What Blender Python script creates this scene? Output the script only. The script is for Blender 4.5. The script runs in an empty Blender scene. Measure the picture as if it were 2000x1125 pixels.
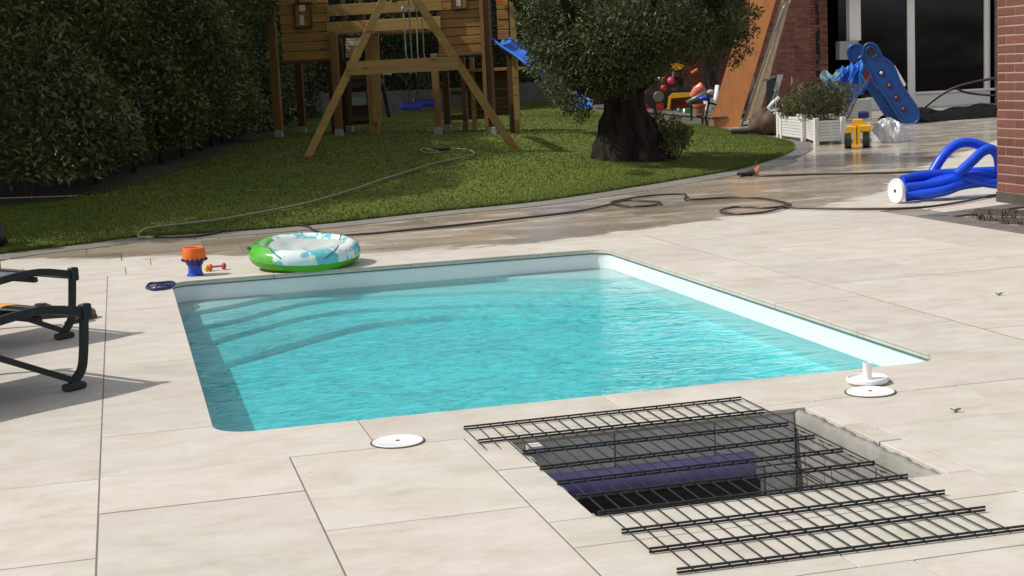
import bpy, math, random
import numpy as np
from mathutils import Vector, Matrix
R=math.radians
random.seed(7); rng=np.random.default_rng(11)
S=bpy.context.scene; COL=S.collection
# ------------------------------------------------------------------ camera
CAMH=1.3; F=2950.0
PITCH,ROLL,YAW=0.14275208,0.04710207,0.24849323
_f=Vector((math.sin(YAW)*math.cos(PITCH),math.cos(YAW)*math.cos(PITCH),-math.sin(PITCH)))
_r=Vector((math.cos(YAW),-math.sin(YAW),0)); _d=_f.cross(_r)
c,s=math.cos(ROLL),math.sin(ROLL)
AX=c*_r+s*_d; AY=-s*_r+c*_d; AZ=_f
cam=bpy.data.cameras.new('camera'); co=bpy.data.objects.new('camera',cam); COL.objects.link(co)
m=Matrix((AX,-AY,-AZ)).transposed().to_4x4(); m.translation=(0,0,CAMH); co.matrix_world=m
cam.sensor_width=36; cam.lens=36*F/2000; cam.clip_end=2000; S.camera=co
# ------------------------------------------------------------------ light
SUN_EL=R(48); SUN_H=Vector((-math.cos(R(13)),math.sin(R(13)),0))   # towards the sun, horizontally
W=bpy.data.worlds.new('World'); S.world=W; W.use_nodes=True
nt=W.node_tree; sky=nt.nodes.new('ShaderNodeTexSky'); sky.sky_type='NISHITA'; sky.sun_disc=False
sky.sun_elevation=SUN_EL; sky.sun_rotation=math.atan2(SUN_H.x,SUN_H.y); sky.dust_density=2.5; sky.air_density=1.2
hs=nt.nodes.new('ShaderNodeHueSaturation'); hs.inputs['Saturation'].default_value=.5; nt.links.new(sky.outputs[0],hs.inputs['Color'])
bg=nt.nodes['Background']; bg.inputs[1].default_value=0.105; 
tc=nt.nodes.new('ShaderNodeTexCoord'); mpn=nt.nodes.new('ShaderNodeMapping'); mpn.inputs['Scale'].default_value=(1,1,2.6); nt.links.new(tc.outputs['Generated'],mpn.inputs[0])
cn=nt.nodes.new('ShaderNodeTexNoise'); cn.inputs['Scale'].default_value=2.1; cn.inputs['Detail'].default_value=7; cn.inputs['Roughness'].default_value=.58; nt.links.new(mpn.outputs[0],cn.inputs['Vector'])
cr=nt.nodes.new('ShaderNodeValToRGB'); cr.color_ramp.elements[0].position=.46; cr.color_ramp.elements[1].position=.62; nt.links.new(cn.outputs['Fac'],cr.inputs[0])
cmx=nt.nodes.new('ShaderNodeMixRGB'); cmx.inputs[2].default_value=(8.4,8.5,8.8,1); nt.links.new(cr.outputs[0],cmx.inputs[0]); nt.links.new(hs.outputs[0],cmx.inputs[1]); nt.links.new(cmx.outputs[0],bg.inputs[0])
sl=bpy.data.lights.new('sun','SUN'); sl.energy=3.85; sl.angle=R(0.6); sl.color=(1,.955,.89)
so=bpy.data.objects.new('sun',sl); COL.objects.link(so)
sd=Vector((SUN_H.x*math.cos(SUN_EL),SUN_H.y*math.cos(SUN_EL),math.sin(SUN_EL)))
so.rotation_euler=sd.to_track_quat('Z','Y').to_euler(); so.location=(-10,10,15)
vs=S.view_settings; vs.view_transform='Standard'; vs.look='None'; vs.exposure=0.0; vs.gamma=1; vs.use_curve_mapping=False
# ------------------------------------------------------------------ projection helpers (pixel of a 2000 px wide picture -> world)
def ray(x,y):
    return AX*((x-1000)/F)+AY*((y-562.5)/F)+AZ
def gp(x,y,z=0.0):
    d=ray(x,y); t=(z-CAMH)/d.z; return Vector((d.x*t,d.y*t,z))
def atY(x,y,Y):
    d=ray(x,y); t=Y/d.y; return Vector((d.x*t,Y,CAMH+d.z*t))
class Fr:
    """vertical plane through a ground point; local x right, y away from the camera, z up"""
    def __init__(s,o,ang=None):
        s.o=Vector(o)
        if ang is None: ang=math.atan2(-s.o.x,s.o.y)
        s.a=ang; s.x=Vector((math.cos(ang),math.sin(ang),0)); s.y=Vector((-math.sin(ang),math.cos(ang),0))
    def at(s,x,y,ly=0.0):
        d=ray(x,y); p0=s.o+s.y*ly; C0=Vector((0,0,CAMH))
        t=(p0-C0).dot(s.y)/d.dot(s.y); w=C0+d*t
        return ((w-s.o).dot(s.x), (w-s.o).z)
    def P(s,x,y,ly=0.0):
        a=s.at(x,y,ly); return Vector((a[0],ly,a[1]))
    def loc(s,w):
        v=Vector(w)-s.o; return Vector((v.dot(s.x),v.dot(s.y),v.z))
    def world(s,l): return s.o+s.x*l[0]+s.y*l[1]+Vector((0,0,l[2]))
# ------------------------------------------------------------------ object helpers
class MB:
    def __init__(s): s.v=[];s.f=[]
    def add(s,v,f):
        n=len(s.v); s.v+= [tuple(p) for p in v]; s.f+=[tuple(i+n for i in q) for q in f]; return s
    def box(s,x0,y0,z0,x1,y1,z1,b=0.0):
        if x1<x0:x0,x1=x1,x0
        if y1<y0:y0,y1=y1,y0
        if z1<z0:z0,z1=z1,z0
        if b<=0:
            v=[(x,y,z) for z in (z0,z1) for y in (y0,y1) for x in (x0,x1)]
            return s.add(v,[(0,2,3,1),(4,5,7,6),(0,1,5,4),(2,6,7,3),(0,4,6,2),(1,3,7,5)])
        b=min(b,(x1-x0)*.45,(y1-y0)*.45,(z1-z0)*.45)
        v=[]
        for z,i in ((z0,b),(z0+b,0),(z1-b,0),(z1,b)):
            v+=[(x0+i,y0+i,z),(x1-i,y0+i,z),(x1-i,y1-i,z),(x0+i,y1-i,z)]
        f=[(3,2,1,0),(12,13,14,15)]
        for k in range(3):
            for j in range(4): f.append((4*k+j,4*k+(j+1)%4,4*k+4+(j+1)%4,4*k+4+j))
        return s.add(v,f)
    def bar(s,p,q,w,h,up=(0,0,1)):
        """rectangular bar from p to q, w across, h along up"""
        p=Vector(p);q=Vector(q);d=(q-p).normalized();u=Vector(up);sx=d.cross(u)
        if sx.length<1e-4: sx=d.cross(Vector((0,1,0)))
        sx.normalize();u=sx.cross(d).normalized()
        v=[]
        for e in (p,q):
            for a,b in ((-1,-1),(1,-1),(1,1),(-1,1)): v.append(e+sx*(a*w/2)+u*(b*h/2))
        return s.add(v,[(3,2,1,0),(4,5,6,7),(0,1,5,4),(1,2,6,5),(2,3,7,6),(3,0,4,7)])
    def tube(s,pts,r,n=8,cap=True):
        pts=[Vector(p) for p in pts]; rs=r if isinstance(r,(list,tuple)) else [r]*len(pts)
        v=[];f=[];prev=None
        for i,p in enumerate(pts):
            d=(pts[min(i+1,len(pts)-1)]-pts[max(i-1,0)]).normalized()
            if prev is None:
                a=d.cross(Vector((0,0,1)));
                if a.length<1e-3:a=d.cross(Vector((0,1,0)))
            else: a=prev-d*prev.dot(d)
            a.normalize();prev=a;b=d.cross(a)
            for k in range(n):
                t=2*math.pi*k/n; v.append(p+(a*math.cos(t)+b*math.sin(t))*rs[i])
        for i in range(len(pts)-1):
            for k in range(n): f.append((i*n+k,i*n+(k+1)%n,(i+1)*n+(k+1)%n,(i+1)*n+k))
        if cap: f.append(tuple(range(n-1,-1,-1))); f.append(tuple((len(pts)-1)*n+k for k in range(n)))
        return s.add(v,f)
    def lathe(s,prof,n=24,o=(0,0,0),ax=None,cap=True):
        """prof = [(r,h)...]; ax = (X,Y,Z) basis"""
        X,Y,Z=ax if ax else (Vector((1,0,0)),Vector((0,1,0)),Vector((0,0,1)))
        o=Vector(o);v=[];f=[]
        for r_,h in prof:
            for k in range(n):
                t=2*math.pi*k/n; v.append(o+X*(r_*math.cos(t))+Y*(r_*math.sin(t))+Z*h)
        for i in range(len(prof)-1):
            for k in range(n): f.append((i*n+k,i*n+(k+1)%n,(i+1)*n+(k+1)%n,(i+1)*n+k))
        if cap: f.append(tuple(range(n-1,-1,-1))); f.append(tuple((len(prof)-1)*n+k for k in range(n)))
        return s.add(v,f)
    def prism(s,poly,z0,z1,b=0.0,M=None):
        """vertical prism over an (x,y) polygon (ccw), b = chamfer of the top edge; M maps (x,y,z) to local"""
        n=len(poly); c=[sum(p[0] for p in poly)/n,sum(p[1] for p in poly)/n]
        rings=[(poly,z0),(poly,z1-b)]
        if b>0:
            q=[]
            for i in range(n):
                p0=Vector(poly[i-1]);p1=Vector(poly[i]);p2=Vector(poly[(i+1)%n])
                e1=(p1-p0).normalized();e2=(p2-p1).normalized()
                n1=Vector((-e1.y,e1.x));n2=Vector((-e2.y,e2.x)); mm=(n1+n2)
                mm=mm/max(.3,mm.length_squared)*2 if mm.length>1e-6 else n1
                q.append(tuple(p1+mm*b))
            rings.append((q,z1))
        v=[];f=[]
        for P_,z in rings: v+=[(a[0],a[1],z) for a in P_]
        if M: v=[M(*a) for a in v]
        for k in range(len(rings)-1):
            for j in range(n): f.append((k*n+j,k*n+(j+1)%n,(k+1)*n+(j+1)%n,(k+1)*n+j))
        f.append(tuple(range(n-1,-1,-1))); f.append(tuple((len(rings)-1)*n+j for j in range(n)))
        return s.add(v,f)
    def grid(s,fn,nu,nv,closeu=False,closev=False):
        v=[];f=[]
        for j in range(nv):
            for i in range(nu): v.append(fn(i/(nu if closeu else nu-1),j/(nv if closev else nv-1)))
        for j in range(nv if closev else nv-1):
            for i in range(nu if closeu else nu-1):
                a=j*nu+i;b_=j*nu+(i+1)%nu; c_=((j+1)%nv)*nu
                f.append((a,b_,c_+(i+1)%nu,c_+i))
        return s.add(v,f)
    def ball(s,c,r,n=12,sq=(1,1,1)):
        c=Vector(c)
        return s.grid(lambda u,w:(c.x+sq[0]*r*math.sin(math.pi*(.001+.998*w))*math.cos(2*math.pi*u),c.y+sq[1]*r*math.sin(math.pi*(.001+.998*w))*math.sin(2*math.pi*u),c.z-sq[2]*r*math.cos(math.pi*w)),n,max(6,n*2//3),closeu=True)
    def mesh(s,name,smooth=False):
        me=bpy.data.meshes.new(name); me.from_pydata(s.v,[],s.f); me.update()
        if smooth: me.polygons.foreach_set('use_smooth',[True]*len(me.polygons))
        return me
    def build(s,name,mat,parent=None,smooth=False,kind=None,label=None):
        return obj(name,s.mesh(name,smooth),mat,parent,kind,label)
def obj(name,me,mat,parent=None,kind=None,label=None):
    o=bpy.data.objects.new(name,me); COL.objects.link(o)
    if mat and not me.materials: me.materials.append(mat)
    if parent: o.parent=parent
    if kind: o['kind']=kind
    if label: o['label']=label
    return o
def tag(o,label=None,cat=None,group=None,kind=None):
    if label:o['label']=label
    if cat:o['category']=cat
    if group:o['group']=group
    if kind:o['kind']=kind
    return o
def empty(name,fr,label,cat,group=None):
    o=bpy.data.objects.new(name,None); COL.objects.link(o); o.empty_display_size=.1
    if isinstance(fr,Fr): o.location=fr.o; o.rotation_euler=(0,0,fr.a)
    else: o.location=fr
    return tag(o,label,cat,group)
def autos(o,ang=35):
    me=o.data
    try: me.shade_smooth() if False else None
    except Exception: pass
    me.polygons.foreach_set('use_smooth',[True]*len(me.polygons))
    try: me.set_sharp_from_angle(angle=R(ang))
    except Exception: pass
    return o
def crom(pts,k=8):
    pts=[Vector(p) for p in pts]; P_=[2*pts[0]-pts[1]]+pts+[2*pts[-1]-pts[-2]]; out=[]
    for i in range(1,len(P_)-2):
        a,b,c_,d=P_[i-1:i+3]
        for j in range(k):
            t=j/k; out.append(.5*((2*b)+(c_-a)*t+(2*a-5*b+4*c_-d)*t*t+(-a+3*b-3*c_+d)*t**3))
    out.append(pts[-1]); return out
# ------------------------------------------------------------------ materials
class NT:
    def __init__(s,name):
        s.m=bpy.data.materials.new(name); s.m.use_nodes=True; s.t=s.m.node_tree; s.b=s.t.nodes['Principled BSDF']; s.out=s.t.nodes['Material Output']
    def n(s,t,ins={},**kw):
        o=s.t.nodes.new('ShaderNode'+t)
        for k,v in kw.items(): setattr(o,k,v)
        for k,v in ins.items(): s.set(o.inputs[k],v)
        return o
    def set(s,i,v):
        if hasattr(v,'is_output') or isinstance(v,bpy.types.NodeSocket): s.t.links.new(v,i)
        else:
            if isinstance(v,(tuple,list)) and len(v)==3 and i.type=='RGBA': v=(*v,1)
            i.default_value=v
    def math(s,op,a,b=0.0,cl=False):
        o=s.n('Math',{0:a,1:b},operation=op); o.use_clamp=cl; return o.outputs[0]
    def mix(s,f,a,b,t='MIX'):
        o=s.n('MixRGB',{0:f,1:a,2:b},blend_type=t); return o.outputs[0]
    def noise(s,vec=None,scale=5,detail=4,rough=.55,dist=0):
        o=s.n('TexNoise',{'Scale':scale,'Detail':detail,'Roughness':rough,'Distortion':dist})
        if vec is not None: s.set(o.inputs['Vector'],vec)
        return o.outputs['Fac']
    def ramp(s,f,stops):
        o=s.n('ValToRGB',{0:f}); e=o.color_ramp.elements
        while len(e)<len(stops): e.new(.5)
        for q,(p,c_) in zip(e,stops): q.position=p; q.color=(*c_,1) if not isinstance(c_,(int,float)) else (c_,c_,c_,1)
        return o.outputs[0]
    def obj(s): return s.n('TexCoord').outputs['Object']
    def pos(s): return s.n('NewGeometry').outputs['Position']
    def scale(s,v,sc,rot=(0,0,0)):
        return s.n('Mapping',{'Vector':v,'Scale':sc,'Rotation':rot}).outputs[0]
    def bump(s,h,st=.3,d=.01):
        o=s.n('Bump',{'Strength':st,'Distance':d,'Height':h}); s.set(s.b.inputs['Normal'],o.outputs[0]); return o
def pm(name,c1,c2=None,rough=.6,sc=8,bump=0.0,bs=60,metal=0,rnd=0.0,stretch=(1,1,1),spec=.5,trans=0,sub=0,island=False):
    t=NT(name); c2=c2 or tuple(a*.8 for a in c1)
    o=t.scale(t.obj(),stretch); f=t.noise(o,sc,5,.6)
    col=t.ramp(f,[(.3,c1),(.72,c2)])
    if rnd>0:
        r=t.n('NewGeometry').outputs['Random Per Island'] if island else t.n('ObjectInfo').outputs['Random']
        k=t.math('MULTIPLY_ADD',r,2*rnd); k.node.inputs[2].default_value=1-rnd
        g=t.n('CombineColor',{0:k,1:k,2:k}).outputs[0]
        col=t.mix(1,col,g,'MULTIPLY')
    t.set(t.b.inputs['Base Color'],col); t.b.inputs['Roughness'].default_value=rough; t.b.inputs['Metallic'].default_value=metal
    rr=t.math('MULTIPLY_ADD',f,.25); rr.node.inputs[2].default_value=rough-.12; t.set(t.b.inputs['Roughness'],rr)
    t.b.inputs['Specular IOR Level'].default_value=spec
    if bump: t.bump(t.noise(o,bs,4,.6),bump,.01)
    return t.m
M={}
def leafmat(name,c1,c2,c3,rough=.4,tr=.25,big=1.2):
    t=NT(name); r=t.n('NewGeometry').outputs['Random Per Island']
    col=t.ramp(r,[(0,c1),(.55,c2),(1,c3)])
    n=t.noise(t.pos(),big,3); col=t.mix(t.ramp(n,[(.35,0),(.7,.55)]),col,tuple(a*.5 for a in c1))
    t.set(t.b.inputs['Base Color'],col); t.b.inputs['Roughness'].default_value=rough
    tl=t.n('BsdfTranslucent',{'Color':t.mix(1,col,(1.5,1.6,.8),'MULTIPLY')}); mx=t.n('MixShader',{0:tr,1:t.b.outputs[0],2:tl.outputs[0]})
    t.t.links.new(mx.outputs[0],t.out.inputs[0]); return t.m
def wood(name,c1,c2,rough=.65,sc=1.0,rnd=.18,axis='x'):
    t=NT(name); r=t.n('ObjectInfo').outputs['Random']
    off=t.n('VectorMath',{0:t.obj(),1:t.n('CombineXYZ',{0:t.math('MULTIPLY',r,37.),1:t.math('MULTIPLY',r,11.),2:r}).outputs[0]},operation='ADD').outputs[0]
    st={'x':(.7,9,9),'z':(9,9,.7)}[axis]
    v=t.scale(off,tuple(a*sc for a in st))
    f=t.noise(v,2.2,6,.6,.6); col=t.ramp(f,[(.28,c1),(.5,tuple((a+b)/2 for a,b in zip(c1,c2))),(.72,c2)])
    kn=t.n('TexVoronoi',{'Vector':t.scale(off,tuple((1.2 if a==.7 else 5)*sc for a in st)),'Scale':1.6}).outputs['Distance']
    col=t.mix(t.ramp(kn,[(.06,.85),(.13,0)]),col,tuple(a*.35 for a in c1))
    k=t.math('MULTIPLY_ADD',r,2*rnd); k.node.inputs[2].default_value=1-rnd
    col=t.mix(1,col,t.n('CombineColor',{0:k,1:k,2:k}).outputs[0],'MULTIPLY')
    t.set(t.b.inputs['Base Color'],col); t.b.inputs['Roughness'].default_value=rough; t.bump(f,.35,.006); return t.m
# paving stone, dry and (inside the hosed-down area) wet
def stone():
    t=NT('paving_stone'); p=t.pos(); r=t.n('ObjectInfo').outputs['Random']
    sh=t.n('CombineXYZ',{0:t.math('MULTIPLY',r,31.),1:t.math('MULTIPLY',r,17.),2:0.0}).outputs[0]
    v=t.n('VectorMath',{0:p,1:sh},operation='ADD').outputs[0]
    a=t.noise(t.scale(v,(1.5,2.6,1)),2.2,8,.68,.5)
    col=t.ramp(a,[(.30,(.425,.392,.338)),(.46,(.492,.460,.408)),(.62,(.535,.508,.460)),(.8,(.490,.476,.436))])
    b=t.noise(t.scale(v,(3.5,7.5,1)),3.6,7,.75,.8)
    col=t.mix(t.ramp(b,[(.54,0),(.70,.40)]),col,(.38,.35,.305))
    cl=t.noise(v,3.2,6,.7,.3); col=t.mix(t.ramp(cl,[(.38,.30),(.5,0)]),col,(.60,.585,.545))
    sp=t.noise(t.scale(v,(7,20,1)),2.6,4,.78,.9)
    pit=t.ramp(sp,[(.655,0),(.70,.75)]); gate=t.ramp(t.noise(v,1.3,3),[(.47,0),(.56,1)])
    pitf=t.math('MULTIPLY',pit,gate); col=t.mix(pitf,col,(.17,.15,.13))
    tint=t.ramp(t.noise(v,.7,2),[(.35,(1.0,.995,.955)),(.65,(1.03,.985,.955))]); col=t.mix(1,col,tint,'MULTIPLY')
    k=t.math('MULTIPLY_ADD',r,.11); k.node.inputs[2].default_value=.945
    col=t.mix(1,col,t.n('CombineColor',{0:k,1:k,2:k}).outputs[0],'MULTIPLY')
    st=t.noise(p,.9,5,.7,.3); col=t.mix(t.ramp(st,[(.64,0),(.72,.22)]),col,(.40,.34,.25))
    # wet area
    sx=t.n('SeparateXYZ',{0:p}); X=sx.outputs[0];Y=sx.outputs[1]
    pts=[(-1.2,12.7),(0,12.0),(.7,11.75),(1.4,11.2),(2.1,10.98),(3.1,10.98),(3.6,11.15),(4.2,11.45),(4.9,11.75),(5.8,12.0),(6.6,12.6),(7.3,13.4),(8.6,15.2),(12,19)]
    fc=t.n('FloatCurve'); cv=fc.mapping.curves[0]; fc.mapping.use_clip=False
    while len(cv.points)<len(pts): cv.points.new(.5,.5)
    for q,(x,y) in zip(cv.points,pts): q.location=((x+2)/14,(y-10)/10); q.handle_type='VECTOR'
    fc.mapping.update(); t.set(fc.inputs['Value'],t.math('DIVIDE',t.math('ADD',X,2.),14.))
    yb=t.math('ADD',t.math('MULTIPLY',fc.outputs[0],10.),10.)
    wob=t.math('MULTIPLY',t.math('SUBTRACT',t.noise(t.scale(p,(1.6,4,1)),1.3,5,.6),.5),1.1)
    dd=t.math('ADD',t.math('SUBTRACT',Y,yb),wob)
    wet=t.ramp(t.math('ADD',t.math('MULTIPLY',dd,8.),.3,True),[(0,0),(1,1)])
    dry=t.ramp(t.noise(t.scale(p,(1,2.6,1)),1.1,4,.6,.6),[(.52,1),(.66,.65)]); wet2=t.math('MULTIPLY',wet,dry); far_=t.ramp(t.math('MULTIPLY',t.math('SUBTRACT',X,8.5),.2,True),[(0,1),(1,.45)]); wetc=t.math('MULTIPLY',wet2,far_)
    wc=t.mix(1,col,(.77,.705,.62),'MULTIPLY'); kk=t.ramp(r,[(0,(.82,.82,.82)),(1,(1.2,1.18,1.15))]); wc=t.mix(1,wc,kk,'MULTIPLY')
    col=t.mix(wetc,col,wc)
    t.set(t.b.inputs['Base Color'],col)
    ro=t.math('ADD',t.math('MULTIPLY',wet2,-.50),.70); pud=t.ramp(t.noise(t.scale(p,(.8,2,1)),1.0,3),[(.42,.0),(.6,.08)])
    ro=t.math('SUBTRACT',ro,t.math('MULTIPLY',pud,wet2))
    t.set(t.b.inputs['Roughness'],ro)
    h=t.math('SUBTRACT',t.math('ADD',t.math('MULTIPLY',b,.4),t.noise(v,60,3)),t.math('MULTIPLY',pitf,3.))
    bb=t.bump(h,.18,.004); t.set(bb.inputs['Strength'],t.math('ADD',t.math('MULTIPLY',wet2,-.13),.18)); return t.m
M['stone']=stone()
M['joint']=pm('joint_sand',(.30,.26,.21),(.21,.18,.145),.95,30)
M['soil']=pm('soil',(.075,.06,.045),(.035,.028,.02),.95,6,.9,40)
M['greystone']=pm('grey_edging_stone',(.17,.155,.14),(.11,.10,.092),.55,5,.3,50,rnd=.12)
M['kerb']=pm('wet_edging_stone',(.27,.245,.21),(.20,.18,.155),.4,3,.2,60,rnd=.12)
M['concrete']=pm('concrete',(.33,.315,.285),(.22,.21,.185),.85,6,.5,50,rnd=.1)
M['concrete_shade_lift']=pm('shade_lifted_concrete',(.70,.69,.65),(.48,.47,.44),.8,5,.6,30,rnd=.12)  # same concrete, coloured paler for the pit walls in shade
M['wallpanel']=pm('weathered_panel',(.16,.16,.145),(.09,.09,.08),.85,4,.4,30,rnd=.15)
def grassmat(name,base=False):
    t=NT(name); p=t.pos()
    n1=t.noise(p,.55,4,.6,.5); n2=t.noise(p,5,4,.6)
    col=t.ramp(n1,[(.3,(.095,.135,.020)),(.5,(.120,.158,.024)),(.7,(.155,.178,.032))])
    col=t.mix(t.ramp(n2,[(.4,0),(.75,.25)]),col,(.075,.10,.018))
    if base: col=t.mix(.12,col,(.05,.045,.015))
    else:
        r=t.n('NewGeometry').outputs['Random Per Island']; col=t.mix(t.ramp(r,[(.85,0),(1,.4)]),col,(.2,.19,.06))
        col=t.mix(t.ramp(r,[(0,.3),(.3,0)]),col,(.05,.07,.012))
    t.set(t.b.inputs['Base Color'],col); t.b.inputs['Roughness'].default_value=.85 if base else .6; t.b.inputs['Specular IOR Level'].default_value=.12
    if not base: t.set(t.b.inputs['Normal'],t.n('VectorMath',{0:t.n('NewGeometry').outputs['Normal'],1:(0,-.25,2.0)},operation='ADD').outputs[0])
    if base: t.bump(t.noise(p,45,5,.7),.6,.015)
    return t.m
M['lawn']=grassmat('lawn_turf',True); M['blade']=grassmat('grass_blades')
M['laurel']=leafmat('laurel_leaf',(.045,.070,.016),(.092,.122,.032),(.22,.25,.09),.29,.2,.7)
M['laurel2']=leafmat('back_hedge_leaf',(.022,.034,.009),(.046,.065,.018),(.12,.14,.05),.4,.1,.9)
M['olive']=leafmat('olive_leaf',(.026,.037,.009),(.056,.073,.020),(.15,.16,.06),.6,.2,1.6)
M['plant']=leafmat('planter_leaf',(.035,.05,.014),(.07,.075,.022),(.13,.095,.04),.55,.15,3)
M['plantpale']=leafmat('pale_planter_leaf',(.08,.09,.03),(.17,.16,.06),(.28,.22,.10),.55,.2,3)
M['bark']=pm('olive_bark',(.050,.040,.033),(.014,.011,.010),.95,9,1.0,26,stretch=(1,1,.35),spec=.1)
M['shell']=pm('pool_shell',(.70,.73,.735),(.67,.71,.715),.5,2)
M['white']=pm('white_plastic',(.80,.80,.79),(.76,.76,.75),.3,5)
M['bluep']=pm('blue_plastic',(.006,.055,.24),(.005,.045,.20),.35,4)
M['blueslide']=pm('slide_blue',(.01,.13,.55),(.008,.10,.46),.35,4)
M['blueswing']=pm('swing_blue',(.01,.02,.30),(.008,.016,.26),.35,4)
M['bluehose']=pm('blue_hose',(.006,.075,.70),(.004,.055,.58),.32,3)
M['bluecup']=pm('blue_toy_plastic',(.006,.06,.50),(.004,.05,.42),.3,3)
M['navy']=pm('navy_plastic',(.012,.014,.12),(.01,.012,.09),.4,8)
M['orange']=pm('orange_plastic',(.85,.15,.012),(.75,.12,.01),.35,3)
M['yellow']=pm('yellow_plastic',(.80,.45,.01),(.72,.38,.01),.35,3)
M['red']=pm('red_plastic',(.42,.02,.02),(.36,.015,.02),.35,3)
M['pink']=pm('pink_plastic',(.55,.06,.14),(.42,.04,.1),.4,3)
M['greenp']=pm('green_plastic',(.02,.22,.07),(.02,.16,.05),.4,3)
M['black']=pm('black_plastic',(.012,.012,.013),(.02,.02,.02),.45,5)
M['darkmetal']=pm('black_coated_steel',(.010,.010,.011),(.016,.016,.018),.42,8)
M['anth']=pm('anthracite_aluminium',(.014,.015,.017),(.02,.021,.023),.5,8,spec=.3)
M['grey']=pm('grey_metal',(.22,.22,.22),(.16,.16,.16),.4,8,metal=.4)
M['greyplastic']=pm('grey_panel',(.34,.34,.34),(.28,.28,.28),.5,4)
M['frame']=pm('white_window_frame',(.80,.78,.74),(.72,.70,.66),.4,3)
M['terracotta']=pm('terracotta',(.36,.13,.06),(.28,.10,.05),.8,8)
M['card']=pm('cardboard',(.34,.20,.10),(.25,.145,.075),.85,6)
M['bag']=pm('brown_sack',(.11,.065,.04),(.06,.035,.022),.8,7,.4,12)
M['purple']=pm('blue_foil',(.26,.235,.50),(.18,.16,.38),.4,8,.3,8)
M['playwood']=wood('impregnated_pine',(.25,.12,.028),(.41,.22,.055))
M['playwoodz']=wood('impregnated_pine_posts',(.15,.075,.02),(.25,.135,.036),axis='z')
M['swingwood']=wood('swing_timber',(.27,.155,.040),(.40,.25,.07))
M['darkwood']=wood('dark_stained_pine',(.065,.03,.011),(.12,.058,.018))
M['pale']=wood('painted_sunlit_slat',(.62,.52,.36),(.80,.70,.50))  # sunlight on the rear slats is put into this pale colour
M['ply']=wood('orange_shuttering_ply',(.38,.135,.032),(.50,.20,.055),.5,.5,.03,'z')
M['plank']=wood('weathered_board',(.26,.19,.11),(.36,.28,.18),.7,1,.25,'z')
M['planter']=pm('white_painted_wood',(.74,.73,.70),(.66,.65,.62),.5,6,rnd=.04)
M['brick']=pm('red_brick',(.175,.064,.042),(.115,.042,.030),.8,9,.5,45,rnd=.22)
M['brickfar']=pm('house_brick',(.22,.075,.05),(.13,.045,.032),.8,9,.3,45,rnd=.35,island=True)
M['mortar']=pm('mortar',(.40,.27,.22),(.33,.22,.18),.9,25,.4,60)
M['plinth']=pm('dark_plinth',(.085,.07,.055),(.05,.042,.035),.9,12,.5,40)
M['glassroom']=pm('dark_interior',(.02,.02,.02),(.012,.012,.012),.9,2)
M['foil']=pm('silver_sheet',(.62,.62,.63),(.45,.45,.46),.36,4,.4,5,metal=.35)
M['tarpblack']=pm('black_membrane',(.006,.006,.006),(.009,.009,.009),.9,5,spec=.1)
M['tarp']=pm('blue_tarpaulin',(.012,.11,.55),(.06,.25,.62),.3,7,.4,9)
M['tarpin']=pm('tarpaulin_pale_side',(.30,.42,.46),(.12,.28,.38),.4,7,.4,9)
M['fabric']=pm('grey_mesh_fabric',(.13,.14,.15),(.10,.11,.12),.6,30,.3,200)
M['towel']=pm('orange_towel',(.66,.34,.07),(.58,.22,.05),.9,6,.5,60)
M['shoe']=pm('brown_leather',(.19,.13,.11),(.12,.08,.065),.7,9)
M['hosedark']=pm('dark_garden_hose',(.045,.035,.028),(.03,.024,.02),.4,5)
M['hosegreen']=pm('pale_green_hose',(.22,.26,.14),(.16,.20,.10),.5,5)
M['rope']=pm('pale_rope',(.30,.26,.2),(.22,.19,.15),.9,20)
M['skin']=pm('skin',(.35,.16,.10),(.30,.13,.08),.5,6)
def glass():
    t=NT('window_glass'); t.b.inputs['Base Color'].default_value=(.02,.022,.025,1); t.b.inputs['Roughness'].default_value=.03
    t.b.inputs['Specular IOR Level'].default_value=.5; fr=t.n('Fresnel',{'IOR':1.5}); tr=t.n('BsdfTransparent',{'Color':(.35,.37,.38)})
    gl=t.n('BsdfGlossy',{'Roughness':.02}); mx=t.n('MixShader',{0:fr.outputs[0],1:tr.outputs[0],2:gl.outputs[0]})
    t.t.links.new(mx.outputs[0],t.out.inputs[0]); return t.m
M['glass']=glass()
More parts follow.
